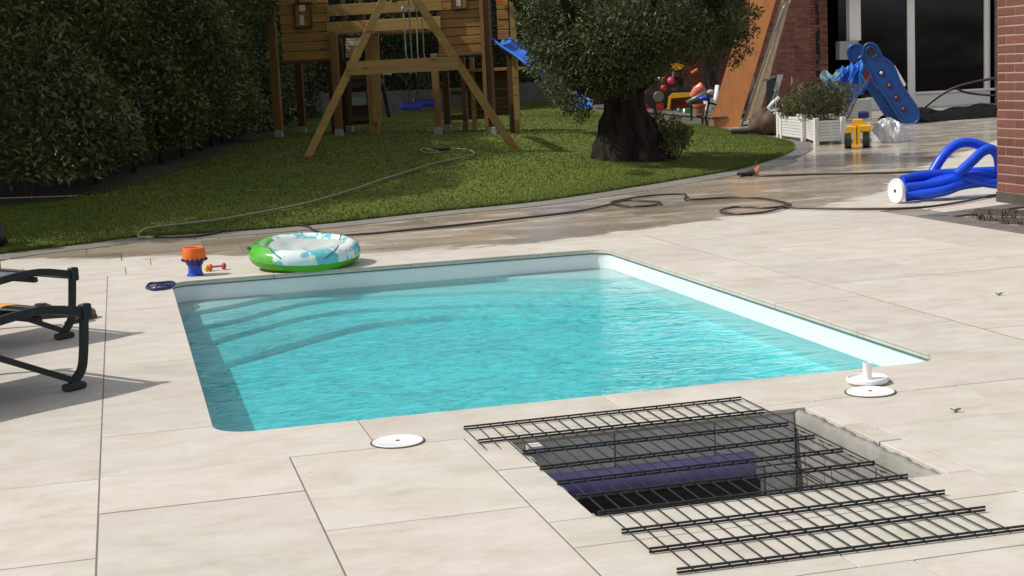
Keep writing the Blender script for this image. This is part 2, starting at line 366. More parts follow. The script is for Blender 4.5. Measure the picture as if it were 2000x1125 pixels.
def water():
    t=NT('pool_water'); p=t.pos(); sx=t.n('SeparateXYZ',{0:p}); X=sx.outputs[0];Y=sx.outputs[1]
    a=t.noise(t.scale(p,(1.0,1.75,1),(0,0,R(10))),3.9,3,.5,.7); b=t.noise(t.scale(p,(1,2.0,1),(0,0,R(-8))),9,2,.5,.6)
    calm=t.ramp(t.noise(p,.6,2),[(.35,.35),(.6,1.0)])
    lee=t.math('MULTIPLY_ADD',t.math('SUBTRACT',3.33,X),1.9,True); lee.node.inputs[2].default_value=.10
    lee2=t.math('MULTIPLY_ADD',t.math('SUBTRACT',10.33,Y),.7,True); lee2.node.inputs[2].default_value=.12
    amp=t.math('MULTIPLY',calm,t.math('MULTIPLY',lee,lee2))
    h=t.math('MULTIPLY',t.math('ADD',a,t.math('MULTIPLY',b,.32)),amp)
    bp=t.n('Bump',{'Strength':1.0,'Distance':.085,'Height':h})
    f1=t.n('Fresnel',{'IOR':1.33}).outputs[0]; f2=t.n('Fresnel',{'IOR':1.33,'Normal':bp.outputs[0]}).outputs[0]
    fr=t.math('ADD',t.math('MULTIPLY',f1,.55),t.math('MULTIPLY',f2,.45))
    # ridged pattern in the transparent tint imitates caustics and bright ripple streaks
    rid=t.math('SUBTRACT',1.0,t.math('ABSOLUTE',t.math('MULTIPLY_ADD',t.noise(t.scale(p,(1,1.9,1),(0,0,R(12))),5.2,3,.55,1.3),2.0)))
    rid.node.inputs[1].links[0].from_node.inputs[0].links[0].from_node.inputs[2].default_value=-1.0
    caustic_tint=t.ramp(rid,[(.55,(.58,.76,.77)),(.86,(.78,.89,.89)),(.96,(1,1,1))])
    caustic_tint=t.mix(amp,(.84,.91,.91),caustic_tint)
    gl=t.n('BsdfGlossy',{'Roughness':.02,'Normal':bp.outputs[0]}); tr=t.n('BsdfTransparent',{'Color':caustic_tint})
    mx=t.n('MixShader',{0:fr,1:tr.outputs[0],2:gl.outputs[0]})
    ab=t.n('VolumeAbsorption',{'Color':(.0,.962,.982),'Density':2.9})
    t.t.links.new(mx.outputs[0],t.out.inputs['Surface']); t.t.links.new(ab.outputs[0],t.out.inputs['Volume']); return t.m
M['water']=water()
# ------------------------------------------------------------------ layout
PX0,PX1,PY0,PY1=.262,3.325,5.655,10.33      # pool opening
RC=.15
TX0,TX1,TY0,TY1=1.262,2.365,4.09,5.10       # pump pit opening
WZ=-.135
EDGE_PX=[(-120,518),(-60,507),(30,494),(150,480),(270,465),(440,455),(620,440),(850,415),(1050,395),(1230,368),(1350,348),(1440,332),(1510,312),(1548,295),(1549,287),(1540,280),(1500,271),(1440,262),(1385,250),(1300,238),(1180,226)]
EDGE=[gp(x,y) for x,y in EDGE_PX]; EDGE=[Vector((-3.2,12.6,0)),Vector((-2.2,12.6,0))]+EDGE
EDGE=crom(EDGE,6)
EA=np.array([(p.x,p.y) for p in EDGE])
def edist(P_):
    P_=np.atleast_2d(np.asarray(P_,float)); A=EA[:-1];B=EA[1:];D=B-A
    t=np.clip(((P_[:,None,:]-A)*D).sum(2)/(D*D).sum(1),0,1); q=A+t[...,None]*D
    return np.sqrt(((P_[:,None,:]-q)**2).sum(2)).min(1)
def lawnz(X,Y):
    d=edist(np.stack([np.ravel(X),np.ravel(Y)],1)); return (.012+.40*(1-np.exp(-d/5.0)))
def lp(x,y,dz=0.0):
    """pixel -> point on the lawn"""
    z=.1
    for _ in range(12):
        p=gp(x,y,z); z=.5*z+.5*float(lawnz(p.x,p.y)[0])
    p=gp(x,y,z); p.z+=dz; return p
# ground with a hole under the terrace
g=MB()
for a in ((-400,-50,-1.5,600),(6,-50,400,600),(-1.5,-50,6,2.2),(-1.5,12,6,600)):
    g.add([(a[0],a[1],-.045),(a[2],a[1],-.045),(a[2],a[3],-.045),(a[0],a[3],-.045)],[(0,1,2,3)])
tag(g.build('ground',M['soil']),'bare dark earth beneath lawn and terrace',kind='structure')
g=MB().add([(-14,12.55,-.004),(-3.3,12.55,-.004),(-3.3,60,-.004),(-14,60,-.004)],[(0,1,2,3)])
# terrace bed with holes for pool and pit
b=MB()
def rect(x0,y0,x1,y1,z): b.add([(x0,y0,z),(x1,y0,z),(x1,y1,z),(x0,y1,z)],[(0,1,2,3)])
zb=-.010
rect(-6,1.5,PX0-.0,PY0,zb); 
for r_ in ((-6,1.5,TX0,TY1),(TX1+.11,1.5,24,TY1),(TX0,1.5,TX1,TY0),(-6,TY1,24,PY0),(-6,PY0,PX0,PY1),(PX1,PY0,24,PY1),(-6,PY1,24,44)):
    if r_==(-6,1.5,TX0,TY1): continue
    rect(*r_,zb)
b.v=b.v[4:]; b.f=[tuple(i-4 for i in f) for f in b.f[1:]]
rect(-6,1.5,TX0,TY1,zb)
patio=b.build('terrace',M['joint']); tag(patio,'beige stone slab terrace around the pool',kind='structure')
# --- slabs
J=.0026; slabs=[]   # polygons
def R4(x0,y0,x1,y1): slabs.append([(x0,y0),(x1,y0),(x1,y1),(x0,y1)])
def arc(cx,cy,r,a0,a1,n=7): return [(cx+r*math.cos(R(a0+(a1-a0)*i/n)),cy+r*math.sin(R(a0+(a1-a0)*i/n))) for i in range(n+1)]
L0=-.156; RX=3.845
# strip in front of the pool, with the rounded corners cut in
slabs.append([(L0,5.19),(.80,5.19),(.80,PY0)]+[(PX0+RC,PY0)]+arc(PX0+RC,PY0+RC,RC,270,180)[1:]+[(L0,PY0+RC)])
R4(.80,5.19,1.78,PY0); R4(1.78,5.19,1.88,PY0); R4(1.88,5.19,2.9,PY0)
slabs.append([(2.9,5.19),(RX,5.19),(RX,PY0+RC),(PX1,PY0+RC)]+arc(PX1-RC,PY0+RC,RC,0,-90)[1:]+[(2.9,PY0)])
BT=10.96
slabs.append([(L0,PY1-RC),(PX0,PY1-RC)]+arc(PX0+RC,PY1-RC,RC,180,90)[1:]+[(.95,PY1),(.95,BT),(L0,BT)])
R4(.95,PY1,1.9,BT); R4(1.9,PY1,2.83,BT)
slabs.append([(2.83,PY1)]+arc(PX1-RC,PY1-RC,RC,90,0)+[(RX,PY1-RC),(RX,BT),(2.83,BT)])
def col(x0,x1,ys):
    for a,c_ in zip(ys[:-1],ys[1:]): R4(x0,a,x1,c_)
col(L0,PX0,[PY0+RC,6.41,7.33,8.19,9.15,PY1-RC]); col(PX1,RX,[PY0+RC,6.47,7.4,8.31,9.3,PY1-RC])
col(L0,.487,[2.0,2.9,3.82,4.73,5.19]); col(.487,1.112,[2.2,3.35,4.27,5.19])
col(1.112,TX0-.004,[4.09,4.71,5.19]); R4(TX0-.004,TY1+.006,2.49,5.19)
R4(1.112,3.835,2.49,4.09); R4(1.112,3.40,1.745,3.835); R4(1.745,3.40,2.49,3.835); R4(1.112,2.4,1.9,3.40); R4(1.9,2.4,2.49,3.40)
R4(2.49,4.71,3.085,5.19); R4(3.085,4.71,4.4,5.19); R4(4.4,4.71,5.6,5.19)
R4(2.49,3.79,3.9,4.71); R4(3.9,3.79,5.1,4.71); R4(2.49,2.8,3.5,3.79); R4(3.5,2.8,4.8,3.79)
def rows(x0,x1,ys,w,seed,clip=None):
    rr=random.Random(seed)
    for k,(a,c_) in enumerate(zip(ys[:-1],ys[1:])):
        x=x0-(rr.choice((0,.31,.62)) if w<1.5 else 0)
        while x<x1:
            w_=w
            xa,xb=max(x,x0),min(x+w_,x1)
            if xb-xa>.05: R4(xa,a,xb,c_)
            x+=w_
rows(L0-3.72,L0,[2.47,3.37,4.27,5.17,6.03,6.93,7.8,8.7,9.6,10.5,10.96],1.86,3)
rows(RX+.006,8.6,[5.19,6.21,6.99,7.9,8.78,9.6,10.45],1.09,5)
YR=[10.45]
slabs.append
rows(RX+.006,9.0,[10.45,10.96],1.09,6)
ys=[10.96]; hs=[.87,.46,.46,.62,.46,.78]
while ys[-1]<42.4: ys.append(ys[-1]+hs[len(ys)%6])
ins=lambda x,y:(PX0<x<PX1 and PY0<y<PY1)
# running bond up to the lawn and the house
rr=random.Random(9)
for k,(a,c_) in enumerate(zip(ys[:-1],ys[1:])):
    x=-3.9+rr.random()*.9
    if k==0: x=-.03-.93*4
    while x<22: 
        R4(x,a,x+.93,c_); x+=.93
def inlawn(x,y):
    n=0; poly=list(EA)+[(10.5,40),(-8,40),(-8,12.6)]
    for i in range(len(poly)):
        x1,y1=poly[i-1];x2,y2=poly[i]
        if (y1>y)!=(y2>y) and x<(x2-x1)*(y-y1)/(y2-y1)+x1: n^=1
    return n
BED=[gp(1785,423),gp(1994,399)]
BEDP=[(6.10,8.6),(7.185,8.6),(7.185,11.24),(6.08,10.82)]
far=MB(); cnt=0
for poly in slabs:
    cx=sum(p[0] for p in poly)/len(poly); cy=sum(p[1] for p in poly)/len(poly)
    if len(poly)==4:
        x0,y0=poly[0];x1,y1=poly[2]
        if cy>11 and all(inlawn(x,y) for x,y in poly) and edist((cx,cy))[0]>.3: continue
        if 6.08<x1 and x0<7.3 and y1>8.6 and y0<11.2 and cy<11.3:      # cut against the planting bed
            if x0<6.02: x1=6.078
            elif x0>7.15: pass
            elif y1>11.0: y0=max(y0,10.965)
            else: continue
            if x1-x0<.05: continue
        if x0>7.15 and cy<11.2: continue
        poly=[(x0,y0),(x1,y0),(x1,y1),(x0,y1)]
    # view cull
    v=Vector((cx,cy,-CAMH)); zc=v.dot(AZ)
    if zc<1 or not (-700<1000+F*v.dot(AX)/zc<2700) or 562+F*v.dot(AY)/zc>1750: continue
    inset=[]
    n=len(poly)
    for i in range(n):
        p0=Vector(poly[i-1]);p1=Vector(poly[i]);p2=Vector(poly[(i+1)%n])
        e1=(p1-p0).normalized();e2=(p2-p1).normalized();n1=Vector((-e1.y,e1.x));n2=Vector((-e2.y,e2.x));mm=n1+n2
        inset.append(tuple(p1+mm/max(.5,mm.length_squared)*2*J*(1 if cy<12 else 1.4)))
    dz=random.uniform(-.0008,.0008); zt=dz; 
    near=cy<10.9 and PX0-.7<cx<PX1+.7 and cy>5.1
    if cy>17.5 or cnt>=290:
        far.prism(inset,-.03,zt,.002); continue
    mb=MB().prism(inset,-.027,zt,.0009); o=mb.build('slab',M['stone'],patio); cnt+=1
if far.v: far.build('far_slab',M['stone'],patio,kind='stuff')
mj=pm('brown_joint_strip',(.20,.165,.13),(.15,.12,.095),.8,20)
for x_,y0_,y1_ in ((L0,2.0,BT),(.487,2.0,5.186),(1.112,2.2,5.186),(RX+.002,5.2,BT)):
    MB().box(x_-.0034,y0_,-.02,x_+.0034,y1_,-.0012).build('joint_strip',mj,patio)
# ------------------------------------------------------------------ edging between lawn and terrace
ed=empty('lawn_edging',(0,0,0),'row of curved grey edging stones between lawn and terrace','edging')
acc=[0]
for a,c_ in zip(EDGE[:-1],EDGE[1:]): acc.append(acc[-1]+(c_-a).length)
def epoint(sv):
    sv=max(0,min(sv,acc[-1]-1e-4)); i=max(k for k in range(len(acc)) if acc[k]<=sv); i=min(i,len(EDGE)-2)
    t=(sv-acc[i])/(acc[i+1]-acc[i]); p=EDGE[i].lerp(EDGE[i+1],t); d=(EDGE[i+1]-EDGE[i]).normalized()
    e0=EDGE[max(i-2,0)];e1=EDGE[min(i+3,len(EDGE)-1)]; d=(e1-e0).normalized()
    return p,Vector((d.y,-d.x,0))
stip=min(range(len(EDGE)),key=lambda i:(EDGE[i]-gp(1510,312)).length); stip=acc[stip]
sv=.2
while sv<acc[-1]-.4:
    L_=1.0 if sv<stip-1.0 else .5; w=.36 if sv<stip-1.0 else .26
    a=[];b_=[]
    for k in range(5):
        p,nrm=epoint(sv+.006+(L_-.012)*k/4); a.append(p+nrm*.01); b_.append(p+nrm*w)
    poly=[(p.x,p.y) for p in b_]+[(p.x,p.y) for p in reversed(a)]
    # ensure ccw
    ar=sum(poly[i-1][0]*poly[i][1]-poly[i][0]*poly[i-1][1] for i in range(len(poly)))
    if ar<0: poly=poly[::-1]
    MB().prism(poly,-.03,.007,.002).build('edging_stone',M['kerb'] if sv<stip-1.0 else M['greystone'],ed)
    sv+=L_
# ------------------------------------------------------------------ lawn
BACKL=[gp(-500,400,.2)]  
hedge_px=[(-260,430),(0,398),(130,384),(230,362),(330,330),(420,298),(500,266),(560,232)]
HB=[lp(x,y) for x,y in hedge_px]
WB=[lp(x,y) for x,y in ((640,228),(760,222),(850,216),(960,207),(1040,199),(1090,195))]
back=[Vector((HB[0].x-2.5,HB[0].y-.6,0)),HB[0]]+HB[1:]+WB+[Vector((12.8,36,0)),Vector((13.2,34,0)),Vector((12.6,33,0))]
def resample(P_,n):
    P_=[Vector((p.x,p.y,0)) for p in P_]; a=[0]
    for i in range(len(P_)-1): a.append(a[-1]+(P_[i+1]-P_[i]).length)
    out=[]
    for k in range(n):
        s_=a[-1]*k/(n-1); i=0
        while i<len(a)-2 and a[i+1]<s_: i+=1
        out.append(P_[i].lerp(P_[i+1],(s_-a[i])/max(1e-6,a[i+1]-a[i])))
    return out
NU,NV=161,61
ea=resample(EDGE,NU); bb=resample(back,NU)
# push the back a little past hedge and wall
pts=np.zeros((NV,NU,3))
for j in range(NV):
    t=(j/(NV-1))**1.8*1.06
    for i in range(NU):
        q=ea[i].lerp(bb[i],t); pts[j,i]=q
flat=pts.reshape(-1,3); flat[:,2]=lawnz(flat[:,0],flat[:,1])
mb=MB(); mb.v=[tuple(p) for p in flat]
for j in range(NV-1):
    for i in range(NU-1): a=j*NU+i; mb.f.append((a,a+1,a+NU+1,a+NU))
n0=len(mb.v); mb.v+=[(p.x,p.y,-.03) for p in ea]
for i in range(NU-1): mb.f.append((n0+i,n0+i+1,i+1,i))
mb.build('lawn',M['lawn'],smooth=True,kind='structure')['label']='mown green lawn curving round the terrace'
# blades
def tri_cloud(name,P_,D,Wd,mat,parent=None,kind='stuff',fold=False):
    """P_ base (N,3), D tip vector (N,3), Wd half width vector (N,3): one triangle or folded 4-gon leaf each"""
    N=len(P_)
    if not fold:
        V=np.stack([P_-Wd,P_+Wd,P_+D],1).reshape(-1,3); nf=N; per=3
        idx=np.arange(N*3,dtype=np.int32)
        me=bpy.data.meshes.new(name); me.vertices.add(N*3); me.vertices.foreach_set('co',V.astype(np.float32).ravel())
        me.loops.add(N*3); me.loops.foreach_set('vertex_index',idx); me.polygons.add(N); me.polygons.foreach_set('loop_start',np.arange(0,N*3,3,dtype=np.int32))
    else:
        Nn=np.cross(D,Wd); Nn/=np.linalg.norm(Nn,axis=1,keepdims=True)+1e-9; L_=np.linalg.norm(Wd,axis=1,keepdims=True)
        V=np.stack([P_,P_+D*.5+Wd+Nn*L_*.35,P_+D,P_+D*.5-Wd+Nn*L_*.35],1).reshape(-1,3)
        base=(np.arange(N)*4)[:,None]; idx=np.concatenate([base+np.array([0,1,2]),base+np.array([0,2,3])],1).astype(np.int32).ravel()
        me=bpy.data.meshes.new(name); me.vertices.add(N*4); me.vertices.foreach_set('co',V.astype(np.float32).ravel())
        me.loops.add(N*6); me.loops.foreach_set('vertex_index',idx); me.polygons.add(N*2); me.polygons.foreach_set('loop_start',np.arange(0,N*6,3,dtype=np.int32))
    me.update(calc_edges=True); me.validate()
    return obj(name,me,mat,parent,kind)
NB=380000
u=rng.random(NB)*(NU-1.001); v=(rng.random(NB)**1.5)*(NV-1.001)*.97
i=u.astype(int); j=v.astype(int); fu=(u-i)[:,None]; fv=(v-j)[:,None]
G_=flat.reshape(NV,NU,3)
P_=(G_[j,i]*(1-fu)+G_[j,i+1]*fu)*(1-fv)+(G_[j+1,i]*(1-fu)+G_[j+1,i+1]*fu)*fv
hgt=rng.uniform(.008,.019,NB)*(1+1.6*(v<.6)); an=rng.random(NB)*6.283; D=np.stack([np.cos(an)*hgt*.6,np.sin(an)*hgt*.6,hgt],1)
a2=rng.random(NB)*6.283; wd=(rng.uniform(.0018,.0034,NB)*(1+v/14))[:,None]*np.stack([np.cos(a2),np.sin(a2),0*a2],1)
tri_cloud('lawn_grass',P_,D,wd,M['blade'])['label']='short grass blades standing all over the lawn'
# ------------------------------------------------------------------ pool shell and steps
pool=empty('swimming_pool',((PX0+PX1)/2,(PY0+PY1)/2,0),'sunken white swimming pool with curved entry steps and turquoise water','pool')
PO=Vector(pool.location)
def pl(p): p=Vector(p); return p-PO
def rrect(x0,y0,x1,y1,r,n=8):
    return arc(x0+r,y0+r,r,180,270,n)+arc(x1-r,y0+r,r,270,360,n)+arc(x1-r,y1-r,r,0,90,n)+arc(x0+r,y1-r,r,90,180,n)
FL=-.275
rings=[(0.012,RC,-.024),(0.012,RC,-.238),(-.02,RC,-.246),(-.10,RC,-.256),(-.22,RC,-.268),(-.36,RC,FL+.005),(-.5,RC,FL)]
mb=MB(); n=None
for k,(o_,r_,z) in enumerate(rings):
    p=rrect(PX0-o_,PY0-o_,PX1+o_,PY1+o_,RC+max(o_,-.1)); n=len(p)
    if k>0:pass
    mb.v+=[tuple(pl((a[0],a[1],z))) for a in p]
for k in range(len(rings)-1):
    for q in range(n): mb.f.append((k*n+q,(k+1)*n+q,(k+1)*n+(q+1)%n,k*n+(q+1)%n))
mb.f.append(tuple((len(rings)-1)*n+q for q in range(n)))
sh=autos(mb.build('pool_shell',M['shell'],pool),30)
# green-grey strip, the coping's shadow line put into its colour
mb=MB(); p=rrect(PX0-.006,PY0-.006,PX1+.006,PY1+.006,RC); n=len(p)
mb.v+=[tuple(pl((a[0],a[1],-.027))) for a in p]+[tuple(pl((a[0],a[1],-.037))) for a in p]
for q in range(n): mb.f.append((q,n+q,n+(q+1)%n,(q+1)%n))
mb.build('painted_shadow_line',pm('green_grey_shadow_line',(.12,.16,.13),(.09,.12,.10),.5),pool)
E_=[ ([(330,618),(356,611),(439,598),(538,575),(700,553),(860,545),(1000,541),(1225,542)],-.148),
     ([(345,648),(406,634),(498,614),(571,592),(670,578),(800,572),(917,568),(1000,566),(1252,568)],-.178),
     ([(370,680),(430,660),(505,639),(600,614),(700,602),(850,596),(1000,590),(1288,597)],-.208),
     ([(400,722),(518,685),(637,650),(719,630),(802,622),(901,613),(1000,614),(1150,622),(1292,633)],-.238)]
XX=np.linspace(PX0-.01,PX1+.01,60)
for k,(pp,z) in enumerate(E_):
    w=[gp(x,y,z) for x,y in pp]; yy=np.interp(XX,[a.x for a in w],[a.y for a in w])
    ker=np.ones(7)/7; yy=np.convolve(np.pad(yy,3,mode='edge'),ker,'valid')
    mb=MB(); m_=len(XX)
    for x,y in zip(XX,yy):
        b0=.014
        mb.v+=[tuple(pl((x,PY1+.01,z))),tuple(pl((x,y+b0,z))),tuple(pl((x,y+b0*.3,z-b0*.35))),tuple(pl((x,y,z-b0))),tuple(pl((x,y-.02,FL-.02)))]
    for q in range(m_-1):
        for r_ in range(4): a=q*5+r_; mb.f.append((a,a+1,a+6,a+5))
    autos(mb.build('step',M['shell'],pool,smooth=True),50)
# wall inlet and its two nozzles
mb=MB().lathe([(.05,0),(.05,.012),(.035,.016)],20,pl((PX0+.02,7.9,-.24)),ax=(Vector((0,1,0)),Vector((0,0,1)),Vector((1,0,0))))
mb.build('inlet',M['white'],pool)
# water
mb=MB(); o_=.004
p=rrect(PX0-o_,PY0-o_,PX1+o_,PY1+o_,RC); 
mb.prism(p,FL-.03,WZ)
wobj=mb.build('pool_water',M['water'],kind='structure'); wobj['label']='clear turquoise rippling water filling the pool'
# ------------------------------------------------------------------ pump pit
pit=empty('pump_pit',((TX0+TX1)/2,(TY0+TY1)/2,-.6),'open concrete pump pit in the terrace beneath the black mesh panel','pit')
TO=Vector(pit.location); tl=lambda p:Vector(p)-TO
D_=-.75
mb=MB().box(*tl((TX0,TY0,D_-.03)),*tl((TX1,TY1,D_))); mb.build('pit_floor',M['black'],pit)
def blocks(name,mat,axis,fixed,u0,u1,z0,z1,bw,bh,th,sgn):
    z=z1;k=0
    while z>z0+.01:
        zz=max(z-bh,z0); u_=u0-(bw/2 if k%2 else 0)
        while u_<u1:
            a,c_=max(u_,u0),min(u_+bw,u1)
            if c_-a>.01:
                e=random.uniform(0,.004); f0,f1=(fixed-sgn*e,fixed+sgn*th)
                mb=MB()
                if axis=='x': mb.box(*tl((a+.003,f0,zz+.003)),*tl((c_-.003,f1,z-.003)),b=.003)
                else: mb.box(*tl((f0,a+.003,zz+.003)),*tl((f1,c_-.003,z-.003)),b=.003)
                mb.build(name,mat,pit)
            u_+=bw
        z=zz;k+=1
blocks('concrete_block',M['concrete'],'y',TX1+.004,TY0,TY1+.005,D_,-.04,.39,.19,.1,1)
blocks('concrete_block',M['concrete_shade_lift'],'x',TY1+.004,TX0,TX1,D_,-.02,.39,.19,.1,1)
blocks('concrete_block',M['concrete_shade_lift'],'y',TX0-.004,TY0,TY1,D_,-.04,.39,.19,.1,-1)
blocks('concrete_block',M['concrete_shade_lift'],'x',TY0-.004,TX0,TX1,D_,-.04,.39,.19,.1,-1)
# joint fill behind the blocks
mb=MB().box(*tl((TX0-.12,TY1+.03,D_)),*tl((TX1+.12,TY1+.1,-.03))); mb.box(*tl((TX1+.03,TY0-.1,D_)),*tl((TX1+.11,TY1+.1,-.03)));mb.box(*tl((TX0-.1,TY0-.1,D_)),*tl((TX0-.03,TY1+.1,-.03)));mb.build('mortar_fill',M['joint'],pit)
# blue foil fixed to the far wall
za=atY(1300,900,TY1).z; zb_=atY(1300,948,TY1).z
mb=MB().grid(lambda u,w:tl((TX0+.01+u*.92,TY1-.012-.02*math.sin(w*3)-.006*math.sin(u*23),za+(zb_-za)*w)),40,6)
mb.grid(lambda u,w:tl((TX0+.01+u*.92,TY1-.004,zb_+(za-zb_)*w)),2,2)
mb.build('blue_foil',M['purple'],pit,smooth=True)
mb=MB().box(*tl((TX0+.005,TY1-.03,zb_-.3)),*tl((TX1-.16,TY1-.012,zb_-.012))); mb.build('painted_shade_panel',M['black'],pit)  # black panel stands in for the shadow below the foil
# right rim: strip of coping bedded in rough mortar, with a split in it
mb=MB()
for a,c_ in ((TY0,4.52),(4.53,4.78),(4.785,TY1+.0)):
    mb2=MB().box(*tl((2.405,a,-.03)),*tl((2.486,c_,.001)),b=.002); mb2.build('rim_strip',M['stone'],pit)
def rimf(u,w):
    y=TY0+.0+u*(TY1-TY0); e=.004*math.sin(u*31)+.003*math.sin(u*83+1)
    X_=(TX1-.004+e*.6,TX1-.003+e,TX1+.012+e*.5,TX1+.034+e*.8,TX1+.036)[int(w*4+.5)]; Z_=(-.07,-.016,-.008+e*.5,-.010+e*.4,-.03)[int(w*4+.5)]
    return tl((X_,y,Z_))
mb.grid(rimf,70,5)
mb.build('mortar_bed',M['concrete'],pit,smooth=True)
# left rim: broken pale mortar under the slab edge
for k in range(9):
    y=TY0+.05+k*.105+random.uniform(-.02,.02); w=random.uniform(.012,.035)
    MB().box(*tl((TX0-.002,y,-.06)),*tl((TX0+w,y+random.uniform(.04,.1),-.02)),b=.008).build('mortar_lump',M['concrete'],pit)
bl=gp(1044,872,-.03)
MB().box(bl.x-.028-TO.x,bl.y-.02-TO.y,-.05-TO.z,bl.x+.028-TO.x,bl.y+.02-TO.y,-.02-TO.z,b=.006).build('white_clip',M['white'],pit)
# ------------------------------------------------------------------ mesh panel
GZ=.011
mp=empty('mesh_panel',gp(1322,1115),'black double rod fence mesh panel lying across the open pump pit','mesh panel'); GO=Vector(mp.location)
lends=[(906,836),(934,862),(1020,884),(1054,914),(1088,943),(1128,971),(1168,1003),(1214,1038),(1268,1075),(1322,1115)]
rends=[(1448,778),(1492,803),(1540,828),(1591,853),(1646,879),(1708,904),(1773,930),(1845,961),(1924,993),(2012,1029)]
LL=[gp(*p,GZ) for p in lends]; RR=[gp(*p,GZ) for p in rends]
rod=[]
for a,c_ in zip(LL,RR):
    for dz in (.0048,-.0048):
        MB().tube([a-GO+Vector((0,0,dz)),c_-GO+Vector((0,0,dz))],0.0036,6).build('rod',M['darkmetal'],mp)
nc=23; 
for k in range(nc):
    x=RR[5].x-.004-k*.0500
    P=[]
    for a,c_ in zip(LL,RR):
        if a.x-.004<=x<=c_.x+.012:
            t=(x-a.x)/(c_.x-a.x); q=a.lerp(c_,t); q.x+=random.uniform(-.001,.001); P.append(q)
    if len(P)<2: continue
    if k==nc-1 or x<LL[2].x: P[-1]=P[-1]+Vector((.0,-.10,0))
    MB().tube([p-GO for p in P],.0023,6).build('cross_wire',M['darkmetal'],mp)
# ------------------------------------------------------------------ skimmer lids and the hose adaptor plate
def lid(p,label,r=.092):
    o=empty('skimmer_lid',Vector((p.x,p.y,0)),label,'skimmer lid','round white skimmer lids')
    MB().lathe([(r+.007,.0005),(r+.007,.0022),(r+.0005,.0022)],48,cap=True).build('rim_gap',M['plinth'],o)
    autos(MB().lathe([(r,.001),(r,.0042),(r*.97,.0055),(r*.95,.005),(.012,.0062),(.009,.0045),(.001,.0045)],48).build('lid_disc',M['white'],o),30)
    MB().lathe([(.007,.0046),(.007,.0068)],12).build('lift_hole',M['black'],o)
lid(gp(777,863),'round white skimmer lid left of the mesh panel')
lid(gp(1700,766),'round white skimmer lid in front of the tube plate')
pp=gp(1694,748); o=empty('vacuum_plate',Vector((pp.x,pp.y,0)),'white round vacuum plate with upright tube behind a skimmer lid','vacuum plate')
autos(MB().lathe([(.078,.004),(.083,.010),(.083,.021),(.079,.026),(.074,.024),(.072,.019),(.03,.017)],48).build('plate',M['white'],o),30)
autos(MB().lathe([(.020,.017),(.018,.040),(.0165,.075),(.0175,.077),(.0175,.083),(.012,.083),(.011,.03)],24).build('tube',M['white'],o),30)
MB().box(.078,-.012,.004,.098,.012,.014,b=.003).build('tab',M['white'],o)
# dry leaf and pebbles
for (x,y,lab) in ((1866,805,'small curled dry leaf on the slab right of the skimmer lid'),(1951,577,'small dark pebble on the slabs at the far right')):
    p=gp(x,y); mb=MB().grid(lambda u,w:(p.x+(u-.5)*.034,p.y+(w-.5)*.014+.007*math.sin(u*4),.004+.009*abs(u-.5)*2+.004*math.sin(w*3)),7,4)
    mb.grid(lambda u,w:(p.x+(u-.5)*.030,p.y+(w-.5)*.013,.0022+.008*abs(u-.5)*2),7,4)
    tag(mb.build('dry_leaf' if x<1900 else 'pebble',M['plinth'],smooth=True),lab,'leaf' if x<1900 else 'pebble')
# ------------------------------------------------------------------ hoses
def on_ground(pts,z=.012): return [gp(x,y,z) for x,y in pts]
hp=[(1446,344),(1460,342),(1500,343),(1600,340),(1750,337),(1860,331),(1960,326),(2060,322)]
tag(MB().tube(crom(on_ground(hp)),.011,8).build('garden_hose',M['hosedark'],smooth=True),'dark garden hose running straight from the sprinkler to behind the brick wall','hose')
hp=[(2060,366),(1945,381),(1880,394),(1800,405),(1700,408),(1600,407),(1540,405),(1532,401),(1545,400),(1500,413),(1450,418),(1412,415),(1410,410),(1440,404),(1500,406),(1540,400),(1525,394),(1480,387),(1420,386),(1345,390),(1338,386),(1340,381),(1330,379),(1270,382),(1210,391),(1195,397),(1230,403),(1275,401),(1290,396),(1270,393),(1220,392),(1180,402),(1120,414),(1000,428),(900,439),(800,449),(700,458),(640,457),(612,449),(600,442),(560,438),(500,440),(440,450),(400,459),(350,463),(300,463)]
tag(MB().tube(crom(on_ground(hp,.017),5),.010,8).build('garden_hose',M['hosedark'],smooth=True),'dark garden hose winding in loops over the wet slabs along the lawn','hose')
hp=[(300,463),(270,462),(285,455),(340,447),(430,436),(520,420),(600,403),(680,380),(740,359),(800,340),(850,324),(900,314),(926,306),(915,298),(880,295),(850,300),(830,295),(822,299),(830,303),(862,303)]
hw=[]
for k,(x,y) in enumerate(hp): hw.append(gp(x,y,.03) if k<2 else lp(x,y,.035))
tag(MB().tube(crom(hw,6),.0115,8).build('garden_hose',M['hosegreen'],smooth=True),'pale green garden hose lying across the mown lawn','hose')
p=lp(862,299,.03); MB()
tag(MB().tube([p+Vector((-.1,0,.02)),p+Vector((.12,0,.02))],[.03,.02],10).build('hose_connector',M['black']),'black connector on the pale hose on the lawn','connector')
# sprinkler head
fr=Fr(gp(1478,344)); o=empty('hose_sprayer',fr,'hose spray head with copper coloured rim at the lawn edge','sprayer')
autos(MB().tube([(-.22,0,.03),(-.12,0,.035),(-.02,0,.05)],[.018,.02,.035],10).build('handle',M['black'],o))
autos(MB().lathe([(.02,-.03),(.055,.0),(.062,.02),(.05,.028)],16,(0,0,.065),ax=(Vector((0,1,0)),Vector((.3,0,.95)),Vector((.95,0,-.3)))).build('spray_head',M['terracotta'],o))
autos(MB().lathe([(.001,.03),(.035,.031)],12,(0,0,.065),ax=(Vector((0,1,0)),Vector((.3,0,.95)),Vector((.95,0,-.3)))).build('spray_face',M['white'],o))
